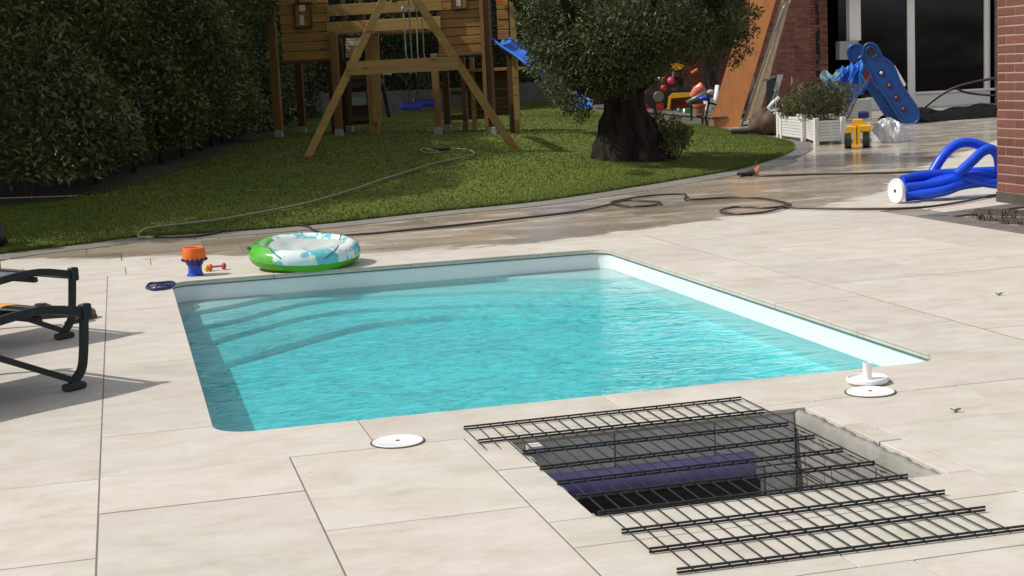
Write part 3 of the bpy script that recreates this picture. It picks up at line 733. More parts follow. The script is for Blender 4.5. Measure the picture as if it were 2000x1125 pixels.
# ------------------------------------------------------------------ swim ring
cx=gp(585,508); fr=Fr((cx.x,10.66,.100)); ring=empty('swim_ring',fr,'green and white inflatable baby boat with blue prints on the pool edge','swim ring')
ring.rotation_euler=(R(5.5),R(1.5),fr.a)
def ringprint():
    t=NT('ring_print'); p=t.obj()
    v=t.n('TexVoronoi',{'Vector':t.scale(p,(1,1,.6)),'Scale':7.5,'Randomness':1.0}); 
    blob=t.ramp(t.noise(p,6.5,2,.5),[(.50,0),(.53,1)])
    dots=t.ramp(v.outputs['Distance'],[(.12,1),(.15,0)])
    col=t.mix(t.math('MULTIPLY',blob,.9),(.66,.74,.72),(.08,.46,.54)); col=t.mix(dots,col,(.02,.22,.30))
    g=t.ramp(t.noise(t.scale(p,(1,1,1)),5,3,.6),[(.60,0),(.63,1)]); col=t.mix(g,col,(.74,.78,.74))
    lx=t.n('SeparateXYZ',{0:p}).outputs[0]; gm=t.ramp(t.math('ADD',t.math('MULTIPLY',lx,-3.),t.math('MULTIPLY',t.noise(p,6,3),.6)),[(.92,0),(1.0,1)])
    col=t.mix(gm,col,(.10,.42,.05))
    t.set(t.b.inputs['Base Color'],col); t.b.inputs['Roughness'].default_value=.16; return t.m
def vinyl(name,c_,tr):
    t=NT(name); t.set(t.b.inputs['Base Color'],t.ramp(t.noise(t.obj(),5,2),[(.3,c_),(.7,tuple(a*.85 for a in c_))])); t.b.inputs['Roughness'].default_value=.15
    tl=t.n('BsdfTranslucent',{'Color':c_}); mx=t.n('MixShader',{0:tr,1:t.b.outputs[0],2:tl.outputs[0]}); t.t.links.new(mx.outputs[0],t.out.inputs[0]); return t.m
AR,BR,TR=.315,.255,.080
def torus(a0,a1,rr=1.0,wr=0.0):
    def fn(u,w):
        t=2*math.pi*u; ph=a0+(a1-a0)*w; k=TR*rr*(1+wr*math.sin(t*26)*math.cos(ph))
        return ((AR+k*math.cos(ph))*math.cos(t),(BR+.06+k*math.cos(ph))*math.sin(t),TR*rr*math.sin(ph)*.95)
    return fn
MB().grid(torus(R(-200),R(-10),1,.012),96,18,closeu=True).build('lower_tube',vinyl('green_vinyl',(.20,.66,.035),.45),ring,smooth=True)
MB().grid(torus(R(-10),R(160),1,.012),96,16,closeu=True).build('upper_tube',ringprint(),ring,smooth=True)
MB().grid(lambda u,w:((AR-.02)*w*math.cos(6.283*u)*.98+.0,(BR+.04)*w*math.sin(6.283*u)*.98,.062-.05*(1-w*w)+.006*math.sin(8*w+3*6.283*u)),48,10,closeu=True).build('seat_floor',vinyl('white_vinyl',(.72,.80,.76),.3),ring,smooth=True)
sm=pm('ring_line',(.03,.10,.11),(.03,.10,.11),.3)
for t0,t1,p0,p1 in ((-70,-30,20,125),(-115,-150,25,120),(50,20,40,130),(160,195,20,110)):
    P_=[]
    for k in range(12):
        q=k/11; t=R(t0+(t1-t0)*q); ph=R(p0+(p1-p0)*q); P_.append(((AR+(TR+.0005)*math.cos(ph))*math.cos(t),(BR+.06+(TR+.0005)*math.cos(ph))*math.sin(t),(TR+.0005)*.95*math.sin(ph)))
    MB().tube(P_,.0042,5).build('printed_line',sm,ring)
MB().tube([(-.36,-.05,.04),(-.40,-.055,.055)],.012,8).build('valve',M['greenp'],ring)
# ------------------------------------------------------------------ pool toys
fr=Fr(gp(382,538)); o=empty('toy_goblet',fr,'orange and blue plastic toy goblet standing at the pool corner','toy cup')
k_=1/2950*gp(382,538).length
autos(MB().lathe([(.058,0),(.060,.008),(.050,.016),(.046,.05),(.049,.068),(.052,.075)],20).build('foot',M['bluecup'],o))
autos(MB().lathe([(.052,.072),(.060,.088),(.080,.118),(.079,.122)],20).build('bowl',M['navy'],o))
autos(MB().lathe([(.080,.112),(.082,.14),(.080,.165),(.074,.193),(.064,.197),(.058,.192),(.056,.15)],20).build('cup',M['orange'],o))
mb=MB()
for k in range(14):
    t=2*math.pi*k/14; mb.ball((.080*math.cos(t),.080*math.sin(t),.114),.012,8,(1,1,1))
mb.build('beaded_rim',M['navy'],o,smooth=True)
fr=Fr(gp(404,530)); o=empty('toy_dumbbell',fr,'small yellow and pink toy rattle lying beside the goblet','toy')
autos(MB().tube([(0,0,.028),(.13,.03,.028)],.006,8).build('rod',M['red'],o))
for (x,y,m_,r_) in ((0,0,'yellow',.024),(.026,.006,'orange',.026),(.12,.028,'pink',.026)): 
    autos(MB().ball((x,y,r_),r_,12,(.7,1,1)).build('bead',M[m_],o))
fr=Fr(gp(312,562)); o=empty('diving_mask',fr,'dark blue plastic toy net lying flat at the pool corner','toy')
P_=[fr.loc(gp(x,y,.012)) for x,y in ((287,561),(293,554),(310,553),(335,551),(340,556),(325,562),(302,565),(288,562))]
autos(MB().tube(crom(P_+[P_[0]],4),.010,7).build('rim',M['navy'],o))
for a,c_ in (((305,563),(309,554)),((318,562),(322,553)),((293,559),(334,556)),((330,560),(331,552))):
    MB().tube([fr.loc(gp(*a,.014)),fr.loc(gp((a[0]+c_[0])/2,(a[1]+c_[1])/2,.022)),fr.loc(gp(*c_,.014))],.007,6).build('crossbar',M['navy'],o)
# ------------------------------------------------------------------ loungers
A0=fr_o=Vector((-.212,6.86,0)); 
def lounger(o3,label,cloth):
    ang=math.atan2(-.62,-.785)         # long axis heads left and towards the camera
    e=bpy.data.objects.new('sun_lounger',None); COL.objects.link(e); e.location=o3; e.rotation_euler=(0,0,ang)
    tag(e,label,'sun lounger','anthracite sun loungers')
    Wd=-.70                             # local y of the far rail
    prof=[(0,.335),(.07,.352),(.18,.372),(.30,.374),(.45,.36),(.62,.335),(.85,.33),(1.15,.35),(1.35,.38),(1.55,.50),(1.80,.72),(1.95,.86)]
    for yy in (0,Wd):
        P_=[Vector((x,yy,z)) for x,z in prof]; Q=crom(P_,4); mb=MB()
        for a,c_ in zip(Q[:-1],Q[1:]): mb.bar(a,c_+(c_-a)*.12,.022,.036)
        mb.build('rail',M['anth'],e)
        L_=[Vector((.0,yy,.345)),Vector((.008,yy,.26)),Vector((.022,yy,.15)),Vector((.042,yy,.08)),Vector((.095,yy,.030))]
        mb=MB(); Q=crom(L_,4)
        for a,c_ in zip(Q[:-1],Q[1:]): mb.bar(a,c_+(c_-a)*.15,.024,.034,(1,0,0))
        leg_=mb.build('leg',M['anth'],e)
        mb=MB().bar((.075,yy,.038),(.70,yy,.325),.020,.026); mb.build('brace',M['anth'],e)
        MB().box(.035,yy-.022,.0,.135,yy+.022,.034,b=.008).build('rubber_foot',M['black'],leg_)
        mb=MB().bar((1.45,yy,.0),(1.38,yy,.38),.026,.036,(1,0,0)); mb.build('leg',M['anth'],e)
        MB().box(-.028,yy-.018,.30,.016,yy+.018,.372,b=.005).build('end_cap',M['anth'],e)
    for x,z,w in ((.0,.325,.03),(.22,.335,.03),(.5,.30,.03),(1.35,.35,.03)):
        MB().box(x-.014,Wd+.014,z-.014,x+.014,-.014,z+.014,b=.004).build('crossbar',M['anth'],e)
    MB().grid(lambda u,w:(.03+u*1.92,Wd+.015+w*(-Wd-.03),-.022*max(0,1-u*8)+float(np.interp(.03+u*1.92,[a[0] for a in prof],[a[1] for a in prof]))+.006-.012*math.sin(math.pi*w)),40,8).build('mesh_fabric',cloth,e,smooth=True)
    return e
l1=lounger(A0,'anthracite sun lounger nearest the camera with an orange towel on it',M['fabric'])
l2=lounger(Vector((-.30,8.33,0)),'anthracite sun lounger behind the one with the orange towel',M['fabric'])
# towel lies on the near lounger
a1=math.atan2(-.62,-.785); ca,sa=math.cos(a1),math.sin(a1)
def lw(o3,x,y,z): return Vector((o3.x+x*ca-y*sa,o3.y+x*sa+y*ca,z))
mb=MB().grid(lambda u,w:lw(A0,.24+.40*u,-.06-.36*w,.395+.018*math.sin(u*9)*math.sin(w*4+1)+.030*math.exp(-((u-.35)/.12)**2)*(.4+.6*w)),30,18)
tag(mb.build('towel',M['towel'],smooth=True),'crumpled orange towel lying on the near lounger','towel')
# shoes
for (x,y,lab,a) in ((103,612,'brown leather shoe lying behind the lounger leg, pair\'s left one',.2),(160,617,'brown leather shoe nearest the slab joint behind the lounger leg',1.3)):
    p=gp(x,y); 
    q=gp(x,y+8); fr=Fr((q.x,q.y,0),YAW*-1+a); o=empty('shoe',fr,lab,'shoe','pair of brown shoes')
    autos(MB().ball((.045,0,.028),.075,16,(1.15,.62,.52)).ball((-.055,0,.040),.070,16,(1.05,.56,.72)).build('upper',M['shoe'],o),60)
    autos(MB().prism([(-.135+.0,-.03),(-.09,-.042),(.0,-.044),(.09,-.047),(.13,-.02),(.13,.02),(.09,.047),(.0,.044),(-.09,.042),(-.135,.03)],0,.016,.003).build('sole',M['black'],o),40)
    MB().lathe([(.034,.066),(.036,.086),(.026,.088)],14,(-.06,0,0)).build('opening_rim',M['black'],o)
# ------------------------------------------------------------------ person at the very left edge: a lower leg in dark boot and trouser cuff
fo=lp(2,478); frp=Fr((fo.x,fo.y,fo.z)); 
per=empty('person',frp,'crouching gardener at the left frame edge in dark clothes and boots','person')
def body(edges,rad,name,mat,parent,lv=2):
    vs_=[];  me=bpy.data.meshes.new(name); me.from_pydata([e for e in edges[0]],edges[1],[]); me.update()
    o=obj(name,me,mat,parent); md=o.modifiers.new('skin','SKIN'); 
    for i_,r_ in enumerate(rad): me.skin_vertices[0].data[i_].radius=(r_,r_) if not isinstance(r_,tuple) else r_
    me.skin_vertices[0].data[0].use_root=True
    sb=o.modifiers.new('sub','SUBSURF'); sb.levels=lv; sb.render_levels=lv; return o
# crouching figure, facing left, mostly outside the frame
V_=[(-.42,0,.34),(-.50,0,.55),(-.56,0,.78),(-.60,0,.90),(-.62,0,.99),(-.30,-.1,.38),(-.10,-.12,.50),(-.06,-.11,.30),(-.03,-.10,.10),(.0,-.10,.04),(-.16,-.10,.03),(-.32,.12,.36),(-.14,.14,.46),(-.22,.14,.25),(-.26,.14,.06),(-.4,.14,.03),
    (-.58,-.19,.80),(-.42,-.24,.58),(-.22,-.20,.50),(-.58,.19,.80),(-.44,.26,.58),(-.26,.2,.52)]
E2=[(0,1),(1,2),(2,3),(3,4),(0,5),(5,6),(6,7),(7,8),(8,9),(9,10),(0,11),(11,12),(12,13),(13,14),(14,15),(2,16),(16,17),(17,18),(2,19),(19,20),(20,21)]
try:
    me=bpy.data.meshes.new('body'); me.from_pydata(V_,E2,[]); bo=obj('body',me,pm('dark_work_clothes',(.012,.016,.022),(.008,.01,.014),.85,8),per)
    bo.modifiers.new('skin','SKIN')
    rad=[.15,.13,.14,.06,.05,.10,.07,.055,.04,.045,.035,.10,.07,.055,.04,.035,.06,.045,.035,.06,.045,.035]
    for i_,r_ in enumerate(rad): bo.data.skin_vertices[0].data[i_].radius=(r_,r_)
    bo.data.skin_vertices[0].data[0].use_root=True
    sb=bo.modifiers.new('sub','SUBSURF'); sb.levels=2; sb.render_levels=2
except Exception as ex: print('body',ex)
MB().ball((-.66,0,1.10),.10,16,(1.05,.8,1.2)).build('head',M['skin'],per,smooth=True)
MB().ball((-.645,0,1.14),.106,16,(1.05,.84,1.05)).build('hair',M['black'],per,smooth=True)
mb=MB().tube([(-.2,-.2,.50),(-.13,-.2,.47)],[.03,.038],8)
for k in range(4): mb.tube([(-.13,-.23+k*.019,.47),(-.085,-.23+k*.019,.455),(-.06,-.23+k*.019,.43)],[.0095,.009,.007],6)
mb.tube([(-.16,-.235,.475),(-.12,-.255,.455)],[.011,.009],6); mb.build('hand',M['skin'],per,smooth=True)
mb=MB().tube([(-.065,-.107,.33),(-.05,-.104,.24),(-.035,-.10,.16)],[.056,.052,.045],12); mb.build('bare_shin',M['skin'],per,smooth=True)
mb=MB().tube([(-.04,-.10,.17),(-.01,-.10,.08),(.0,-.10,.012)],[.055,.06,.06],12); mb.tube([(.02,-.10,.035),(-.14,-.10,.03),(-.2,-.10,.02)],[.05,.045,.03],10); mb.build('boot',M['black'],per,smooth=True)
# ------------------------------------------------------------------ blue pool hose with white disc
fr=Fr((gp(1760,397).x,gp(1760,397).y,0)); o=empty('pool_hose',fr,'looped blue pool hose bundle with white disc beside the brick wall','hose')
def hp_(lst): return [fr.P(x,y,ly) for x,y,ly in lst]
HR=.045
sets=[
 [(1768,384,.10),(1840,374,.15),(1880,361,.28),(1940,354,.4),(2010,356,.5)],
 [(1768,368,.12),(1830,360,.22),(1880,349,.3),(1940,358,.34),(2010,362,.4)],
 [(1762,352,.2),(1800,344,.3),(1860,340,.4),(1950,346,.45),(2010,345,.5)],
 [(1766,354,.3),(1830,356,.35),(1900,338,.45),(1950,336,.5),(2010,340,.5)],
 [(1768,372,.25),(1860,348,.33),(1930,345,.4),(2010,350,.5)],
 [(1822,336,.45),(1842,305,.5),(1868,283,.55),(1895,279,.6),(1925,288,.62),(1950,300,.62),(1962,330,.6),(1966,350,.55)],
 [(1868,342,.25),(1895,318,.3),(1918,297,.35),(1935,292,.4),(1948,303,.42),(1953,330,.42),(1952,352,.4)],
]
for q in sets:
    P_=hp_(q); P_=[Vector((p.x,p.y,max(p.z,HR*.9))) for p in P_]
    autos(MB().tube(crom(P_,8),HR,12).build('hose_section',M['bluehose'],o),60)
ct=fr.P(1749,376,.0); nx=Vector((-.80,-.6,0)).normalized(); up_=Vector((0,0,1)); sx=up_.cross(nx)
rd=.108
autos(MB().lathe([(.001,-.03),(rd*.9,-.03),(rd,-.022),(rd,.0),(rd*.97,.006),(rd*.9,.003),(.03,.004),(.024,.0045)],36,(ct.x,ct.y,rd+.001),ax=(sx,up_,nx)).build('end_disc',M['white'],o),40)
autos(MB().lathe([(.015,.0),(.015,.0065)],16,(ct.x,ct.y,rd+.001),ax=(sx,up_,nx)).build('disc_hole',M['navy'],o),40)
# ------------------------------------------------------------------ brick wall at the right
WX=7.19; CO=gp(1947,394); WX=CO.x; WY1=CO.y
bw=empty('brick_wall',Vector((WX+.17,WY1-1.0,0)),'red brick garden wall end at the right edge with pink mortar','wall'); BO=Vector(bw.location)
Hc=.0772; nC=42; BL_=.262
core=MB().box(.0035-.17,-2.1,0,.18,.992,nC*Hc+.08); core.build('mortar_core',M['mortar'],bw)
MB().box(-.176,-2.1,0,.19,1.005,.088,b=.004).build('plinth',M['plinth'],bw)
bm=[]
for w,hf in ((BL_-.012,0),(BL_/2-.012,1)):
    bm.append(MB().box(0,-w,0,.10,0,Hc-.012,b=.003).mesh('brick'))
    bm[-1].materials.append(M['brick'])
nb=0
for k in range(nC):
    z=.094+k*Hc; y=WY1-.004; first=True
    while y>WY1-3.05:
        half=(first and k%2==0); me=bm[1] if half else bm[0]; w=BL_/2 if half else BL_
        if y>WY1-1.6 or nb<290:
            if nb<290:
                ob=bpy.data.objects.new('brick',me); COL.objects.link(ob); ob.parent=bw; nb+=1
                ob.location=(WX-BO.x+random.uniform(-.0012,.0012)-.001,y-BO.y,z)
        y-=w; first=False
        if y<WY1-.95: break
mb=MB()
for k in range(nC):
    z=.094+k*Hc; y=WY1-.004-(BL_/2 if k%2==0 else 0)
    while y>WY1-.95: y-=BL_
    while y>WY1-3.0:
        e=random.uniform(-.001,.001)-.001; mb.box(WX-BO.x+e,max(y-BL_+.012,WY1-3.09)-BO.y,z,WX-BO.x+.05,y-BO.y,z+Hc-.012); y-=BL_
mb.build('outer_bricks',M['brick'],bw,kind='stuff')
# far end of the wall (faces the house)
mb=MB()
for k in range(nC):
    z=.094+k*Hc
    for q in range(2):
        x=WX+.102+q*.13; mb.box(x-BO.x,WY1-.09-BO.y,z,min(x+.118,WX+.34)-BO.x,WY1-.003-BO.y,z+Hc-.012)
mb.build('end_bricks',M['brick'],bw,kind='stuff')
# planting bed with dark edging
bd=empty('planting_bed',(6.6,9.8,0),'planting bed of brown soil edged in dark stone at the brick wall','planting bed'); BD=Vector((6.6,9.8,0))
def bdl(x,y,z): return (x-BD.x,y-BD.y,z)
mb=MB().prism([(6.09-BD.x,8.4-BD.y),(6.29-BD.x,8.4-BD.y),(6.29-BD.x,10.69-BD.y),(6.09-BD.x,10.815-BD.y)],-.03,.006,.003); mb.build('edging_stone',M['greystone'],bd)
mb=MB().prism([(6.294-BD.x,10.62-BD.y),(7.18-BD.x,10.93-BD.y),(7.18-BD.x,11.17-BD.y),(6.10-BD.x,10.82-BD.y)],-.03,.006,.003); mb.build('edging_stone',M['greystone'],bd)
mb=MB().grid(lambda u,w:bdl(6.27+u*.95,8.3+w*2.55,-.02+.035*math.sin(math.pi*u)*(.6+.4*math.sin(w*17+u*9))+.01*math.sin(u*40+w*60)),30,60)
for k in range(330):
    x=6.32+random.random()*.8; y=8.6+random.random()*2.0; r_=random.uniform(.006,.02)
    mb.add([bdl(x+r_,y,.0),bdl(x-r_*.6,y+r_,.0),bdl(x-r_*.5,y-r_,.0),bdl(x,y,r_*1.6+.01)],[(0,1,3),(1,2,3),(2,0,3)])
mb.build('bed_soil',M['soil'],bd,kind='stuff')
# ------------------------------------------------------------------ house
HY=32.0; hb=atY(1520,228,HY); hf=Fr((hb.x,HY,0),0.0)
house=empty('house',hf,'red brick house with tall dark glazed doors in pale frames','house')
def hx(x,y,ly=0): return hf.at(x,y,ly)
# brick faces: list of (x0,x1,ly,z0,z1)
def brickface(x0,x1,ly,z0,z1,name='brick_face'):
    MB().box(x0,ly+.012,z0,x1,ly+.34,z1).build('mortar_wall',M['mortar'],house)
    mb=MB(); k=0; z=z0
    while z<z1-.02:
        x=x0-(.11 if k%2 else 0)
        while x<x1:
            a,c_=max(x,x0),min(x+.21,x1)
            if c_-a>.03: e=random.uniform(-.002,.002); mb.add([(a,ly+e,z+.006),(c_,ly+e,z+.006),(c_,ly+e,z+.069),(a,ly+e,z+.069),(a,ly+.013,z+.006),(c_,ly+.013,z+.006),(c_,ly+.013,z+.069),(a,ly+.013,z+.069)],[(0,1,2,3),(3,2,6,7),(0,3,7,4),(1,5,6,2),(0,4,5,1)])
            x+=.22
        z+=.075;k+=1
    mb.build(name,M['brickfar'],house,kind='stuff')
xa=hx(1476,200)[0]; xb=hx(1592,200)[0]; xc=hx(1636,200)[0]
TOP=3.6
brickface(xa,xb,0,0,TOP); brickface(xb+.002,xc,.45,0,TOP,'recessed_brick_face')
MB().box(xb-.1,.012,0,xb-.002,.5,TOP).build('reveal',M['brick'],house)
MB().box(xa+.014,.345,0,xa+.3,10.5,TOP).build('mortar_wall',M['mortar'],house)
mb=MB(); k=0; z=0
while z<TOP-.08:
    y=.0-(.11 if k%2 else 0)
    while y<10.4:
        a,c_=max(y,.004),min(y+.21,10.4); e=xa+random.uniform(-.002,.002)
        if c_-a>.03: mb.add([(e,a,z+.006),(e,c_,z+.006),(e,c_,z+.069),(e,a,z+.069),(xa+.016,a,z+.006),(xa+.016,c_,z+.006),(xa+.016,c_,z+.069),(xa+.016,a,z+.069)],[(1,0,3,2),(2,3,7,6),(0,4,7,3),(5,1,2,6),(4,0,1,5)])
        y+=.22
    z+=.075;k+=1
mb.build('side_brick_face',M['brickfar'],house,kind='stuff')
MB().box(xa-2.9,.3,TOP-.15,xa-.3,11,TOP+.1).build('added_shade_roof',M['greyplastic'],house)  # added roof out of view, keeps sun off the side wall
brickface(hf.loc(atY(1150,200,HY+10.5))[0],xa,10.5,0,TOP,'rear_brick_face')
# upper part and right end of the facade
xr=hx(1944,200)[0]
MB().box(xc,.0,TOP-.9,xr+6,.4,TOP+.0).build('lintel',M['brick'],house)
brickface(xr+.12,xr+6,.1,0,TOP-.9,'right_brick_face')
MB().box(xa-.3,-.2,TOP,xr+6,11,TOP+.25).build('roof_slab',M['greyplastic'],house)
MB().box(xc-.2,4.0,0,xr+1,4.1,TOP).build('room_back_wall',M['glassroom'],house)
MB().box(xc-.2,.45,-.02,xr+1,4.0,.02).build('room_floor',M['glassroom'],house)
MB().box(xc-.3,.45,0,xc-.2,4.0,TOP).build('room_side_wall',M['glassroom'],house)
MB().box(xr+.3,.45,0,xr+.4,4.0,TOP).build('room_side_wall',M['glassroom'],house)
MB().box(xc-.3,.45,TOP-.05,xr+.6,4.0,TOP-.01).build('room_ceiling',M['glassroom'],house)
zgl=hx(1850,178,.2)[1]; zsill=hx(1660,80,.2)[1]; FY=.2
def vbar(px0,px1,z0,z1,m_,nm,ly=FY,dp=.08,par=house,py=100):
    x0=hx(px0,py,ly)[0];x1=hx(px1,py,ly)[0]; return MB().box(x0,ly,z0,x1,ly+dp,z1,b=.006).build(nm,m_,par)
vbar(1660,1682,zsill,TOP-.9,M['frame'],'window_mullion'); vbar(1654,1660,zsill,TOP-.9,M['greyplastic'],'window_frame',FY+.02)
vbar(1773,1787,0,TOP-.9,M['frame'],'door_post'); vbar(1923,1931,zgl,TOP-.9,M['frame'],'door_frame',FY-.01,.09); vbar(1932,1941,zgl-.02,TOP-.9,M['frame'],'door_frame',FY+.02)
vbar(1640,1677,zsill-.42,zsill,M['greyplastic'],'window_sill',FY-.06,.2)
vbar(1736,1739,.1,TOP-.9,M['greyplastic'],'inner_mullion',FY+.5,.04); vbar(1747,1750,.1,TOP-.9,M['greyplastic'],'inner_mullion',FY+.5,.04)
vbar(1787,1950,zgl-.04,zgl+.02,M['frame'],'door_sill',FY-.02,.12)
x0=hx(1690,100,FY)[0];x1=hx(1952,100,FY)[0]
MB().box(x0,FY+.02,0,x1,FY+.12,zgl-.045,b=.01).build('threshold_panel',M['frame'],house)
for a,c_,z0 in ((1638,1660,zsill),(1682,1773,0.02),(1787,1923,zgl)):
    vbar(a,c_,z0,TOP-.9,M['glass'],'window_pane',FY+.03,.012)
MB().box(xr+.0,FY+.02,0,xr+.12,FY+.3,TOP-.9).build('dark_reveal',M['black'],house)
# ------------------------------------------------------------------ black tarpaulin and cables at the doors
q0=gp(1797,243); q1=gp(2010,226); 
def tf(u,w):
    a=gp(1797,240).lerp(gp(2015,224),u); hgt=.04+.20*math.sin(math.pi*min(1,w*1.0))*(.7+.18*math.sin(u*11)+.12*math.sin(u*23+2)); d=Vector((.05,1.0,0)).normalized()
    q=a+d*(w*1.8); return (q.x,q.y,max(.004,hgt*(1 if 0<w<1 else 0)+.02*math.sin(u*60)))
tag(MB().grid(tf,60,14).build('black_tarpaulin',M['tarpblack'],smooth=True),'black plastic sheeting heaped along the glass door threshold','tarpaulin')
f2=Fr((gp(1797,232).x,gp(1797,232).y,0))
P_=[f2.P(x,y,ly) for x,y,ly in ((1795,218,0),(1815,202,0),(1840,184,0),(1868,170,0),(1905,160,.1),(1950,152,.2),(2010,148,.3))]
tag(MB().tube([f2.world(p) for p in crom(P_,5)],.026,8).build('drain_hose',M['hosedark'],smooth=True),'thick dark hose arching past the glass door','hose')
P_=[f2.P(x,y,ly) for x,y,ly in ((1866,172,.02),(1885,180,.05),(1920,185,.1),(2010,192,.2))]
tag(MB().tube([f2.world(p) for p in crom(P_,5)],.022,8).build('drain_hose',M['hosedark'],smooth=True),'thin dark hose branching below the arching one','hose')
# ------------------------------------------------------------------ hedges
def leaves(name,P_,Nn,size,mat,parent,asp=.36,droop=.3,spread=.9):
    N=len(P_); D=Nn*.5+rng.normal(0,spread,(N,3)); D[:,2]-=droop; D/=np.linalg.norm(D,axis=1,keepdims=True)
    sz=size*rng.uniform(.65,1.25,N)[:,None]; X=rng.normal(0,1,(N,3))+Nn*.3; Wd=np.cross(D,X); Wd/=np.linalg.norm(Wd,axis=1,keepdims=True)+1e-9
    return tri_cloud(name,P_,D*sz,Wd*sz*asp*.5*1.0,mat,parent,fold=True)
hedge=empty('laurel_hedge',Vector((HB[3].x,HB[3].y,0)),'tall dark laurel hedge along the left side of the lawn','hedge'); HO=Vector(hedge.location)
hl=resample([HB[0]+(HB[0]-HB[1])*1.2]+HB[:8],44); HH=4.4
sb_=MB(); q_=[Vector((p.x,p.y,0)) for p in hl]
for a,c_ in zip(q_[:-1],q_[1:]):
    n_=(c_-a).cross(Vector((0,0,1))).normalized(); n_=n_ if n_.x>0 else -n_; v_=[]
    for p in (a,c_):
        for o_ in (.22,.0,-1.6): w_=p+n_*o_; v_.append((w_.x-HO.x,w_.y-HO.y,float(lawnz(w_.x,w_.y)[0])+.008))
    sb_.add(v_,[(0,1,4,3),(1,2,5,4)])
sb_.build('bare_soil_strip',M['soil'],hedge)
ha=np.array([(p.x,p.y) for p in hl]); seg=np.diff(ha,axis=0); nrm=np.stack([seg[:,1],-seg[:,0]],1); nrm/=np.linalg.norm(nrm,axis=1,keepdims=True)
if (nrm[:,0].mean()<0): nrm=-nrm
def hedgepts(N,zmin,zmax,depth):
    t=rng.random(N)*(len(seg)-.001); i=t.astype(int); f=(t-i)[:,None]; b_=ha[i]+seg[i]*f
    z=zmin+(zmax-zmin)*rng.random(N); nn=nrm[i]
    bul=.18*np.sin(b_[:,0]*1.7+b_[:,1]*.9)+.22*np.sin(z*2.1+b_[:,1]*.8)+.12*np.sin(z*5+b_[:,1]*2.7)
    under=np.clip((.75-z)/.75,0,1)*.45
    off=bul+.25-under-rng.random(N)*depth
    P_=np.concatenate([b_+nn*off[:,None],z[:,None]],1); N3=np.concatenate([nn,np.full((N,1),.35)],1); return P_,N3
P_,N3=hedgepts(225000,.24,HH,.55)
zl=lawnz(P_[:,0],P_[:,1]); P_[:,2]+=zl*.8
leaves('foliage',P_-np.array(HO),N3,.088,M['laurel'],hedge)
P_,N3=hedgepts(290,.4,2.4,.05); P_[:,2]+=.2
lm=None
for k in range(290):
    if lm is None:
        lm=bpy.data.meshes.new('leaf'); lm.from_pydata([(0,0,0),(.07,.026,.012),(.145,0,0),(.07,-.026,.012)],[],[(0,1,2),(0,2,3)]); lm.materials.append(M['laurel'])
    ob=bpy.data.objects.new('leaf',lm); COL.objects.link(ob); ob.parent=hedge; ob.location=Vector(P_[k])-HO+Vector((float(N3[k][0]),float(N3[k][1]),0))*.06
    ob.rotation_euler=(random.uniform(-1,1),random.uniform(-.2,1.2),random.uniform(0,6.28))
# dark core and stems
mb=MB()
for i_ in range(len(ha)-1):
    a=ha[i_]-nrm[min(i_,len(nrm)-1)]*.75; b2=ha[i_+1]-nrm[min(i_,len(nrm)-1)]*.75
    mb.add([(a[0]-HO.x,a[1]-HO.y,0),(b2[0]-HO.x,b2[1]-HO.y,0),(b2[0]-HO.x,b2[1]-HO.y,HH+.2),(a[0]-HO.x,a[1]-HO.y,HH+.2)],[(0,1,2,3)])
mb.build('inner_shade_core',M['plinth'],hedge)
for k in range(0,len(ha)-1,2):
    a=ha[k]-nrm[k]*.3; p=Vector((a[0]-HO.x,a[1]-HO.y,0)); MB().tube([p,p+Vector((.05,.03,.5)),p+Vector((-.03,.08,1.2)),p+Vector((.06,.0,2.2))],[.04,.034,.028,.015],6).build('stem',M['bark'],hedge)
# rear wall of grey panels
gw=empty('garden_wall',Vector(((WB[0].x+WB[-1].x)/2,(WB[0].y+WB[-1].y)/2,0)),'low grey concrete wall behind the play tower','wall'); GW=Vector(gw.location)
WL=resample([WB[0]+(WB[0]-WB[1])*.6]+WB+[WB[-1]+(WB[-1]-WB[-2])*2.2],15)
for a,c_ in zip(WL[:-1],WL[1:]):
    z0=float(lawnz(a.x,a.y)[0]); d=(c_-a).normalized()
    mb=MB().bar(a+d*.006-GW+Vector((0,0,z0+.1)),c_-d*.006-GW+Vector((0,0,z0+.1)),.12,1.02); mb.build('panel',M['wallpanel'],gw)
# hedge behind the wall: reaches far above the frame
bh=empty('rear_hedge',Vector((GW.x,GW.y+1.2,0)),'dark evergreen hedge rising behind the grey garden wall','hedge'); BH=Vector(bh.location)
wa=np.array([(p.x,p.y) for p in WL]); sg=np.diff(wa,axis=0)
N=46000; t=rng.random(N)*(len(sg)-.001); i_=t.astype(int); b_=wa[i_]+sg[i_]*(t-i_)[:,None]; nn=np.stack([-sg[i_][:,1],sg[i_][:,0]],1); nn/=np.linalg.norm(nn,axis=1,keepdims=True); nn*=np.sign(nn[:,1:2])
z=.5+4.6*rng.random(N); off=.45+.6*rng.random(N)+.3*np.sin(b_[:,0]*1.9+z*1.3)+.2*np.sin(z*4)
P_=np.concatenate([b_+nn*off[:,None],z[:,None]],1); leaves('foliage',P_-np.array(BH),np.concatenate([-nn,np.full((N,1),.4)],1),.13,M['laurel2'],bh)
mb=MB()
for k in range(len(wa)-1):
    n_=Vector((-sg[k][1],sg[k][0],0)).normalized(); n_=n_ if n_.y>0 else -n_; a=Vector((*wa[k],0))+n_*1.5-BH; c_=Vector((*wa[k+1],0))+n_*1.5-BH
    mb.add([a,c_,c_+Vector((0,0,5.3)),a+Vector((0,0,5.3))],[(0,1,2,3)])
mb.build('inner_shade_core',M['plinth'],bh)
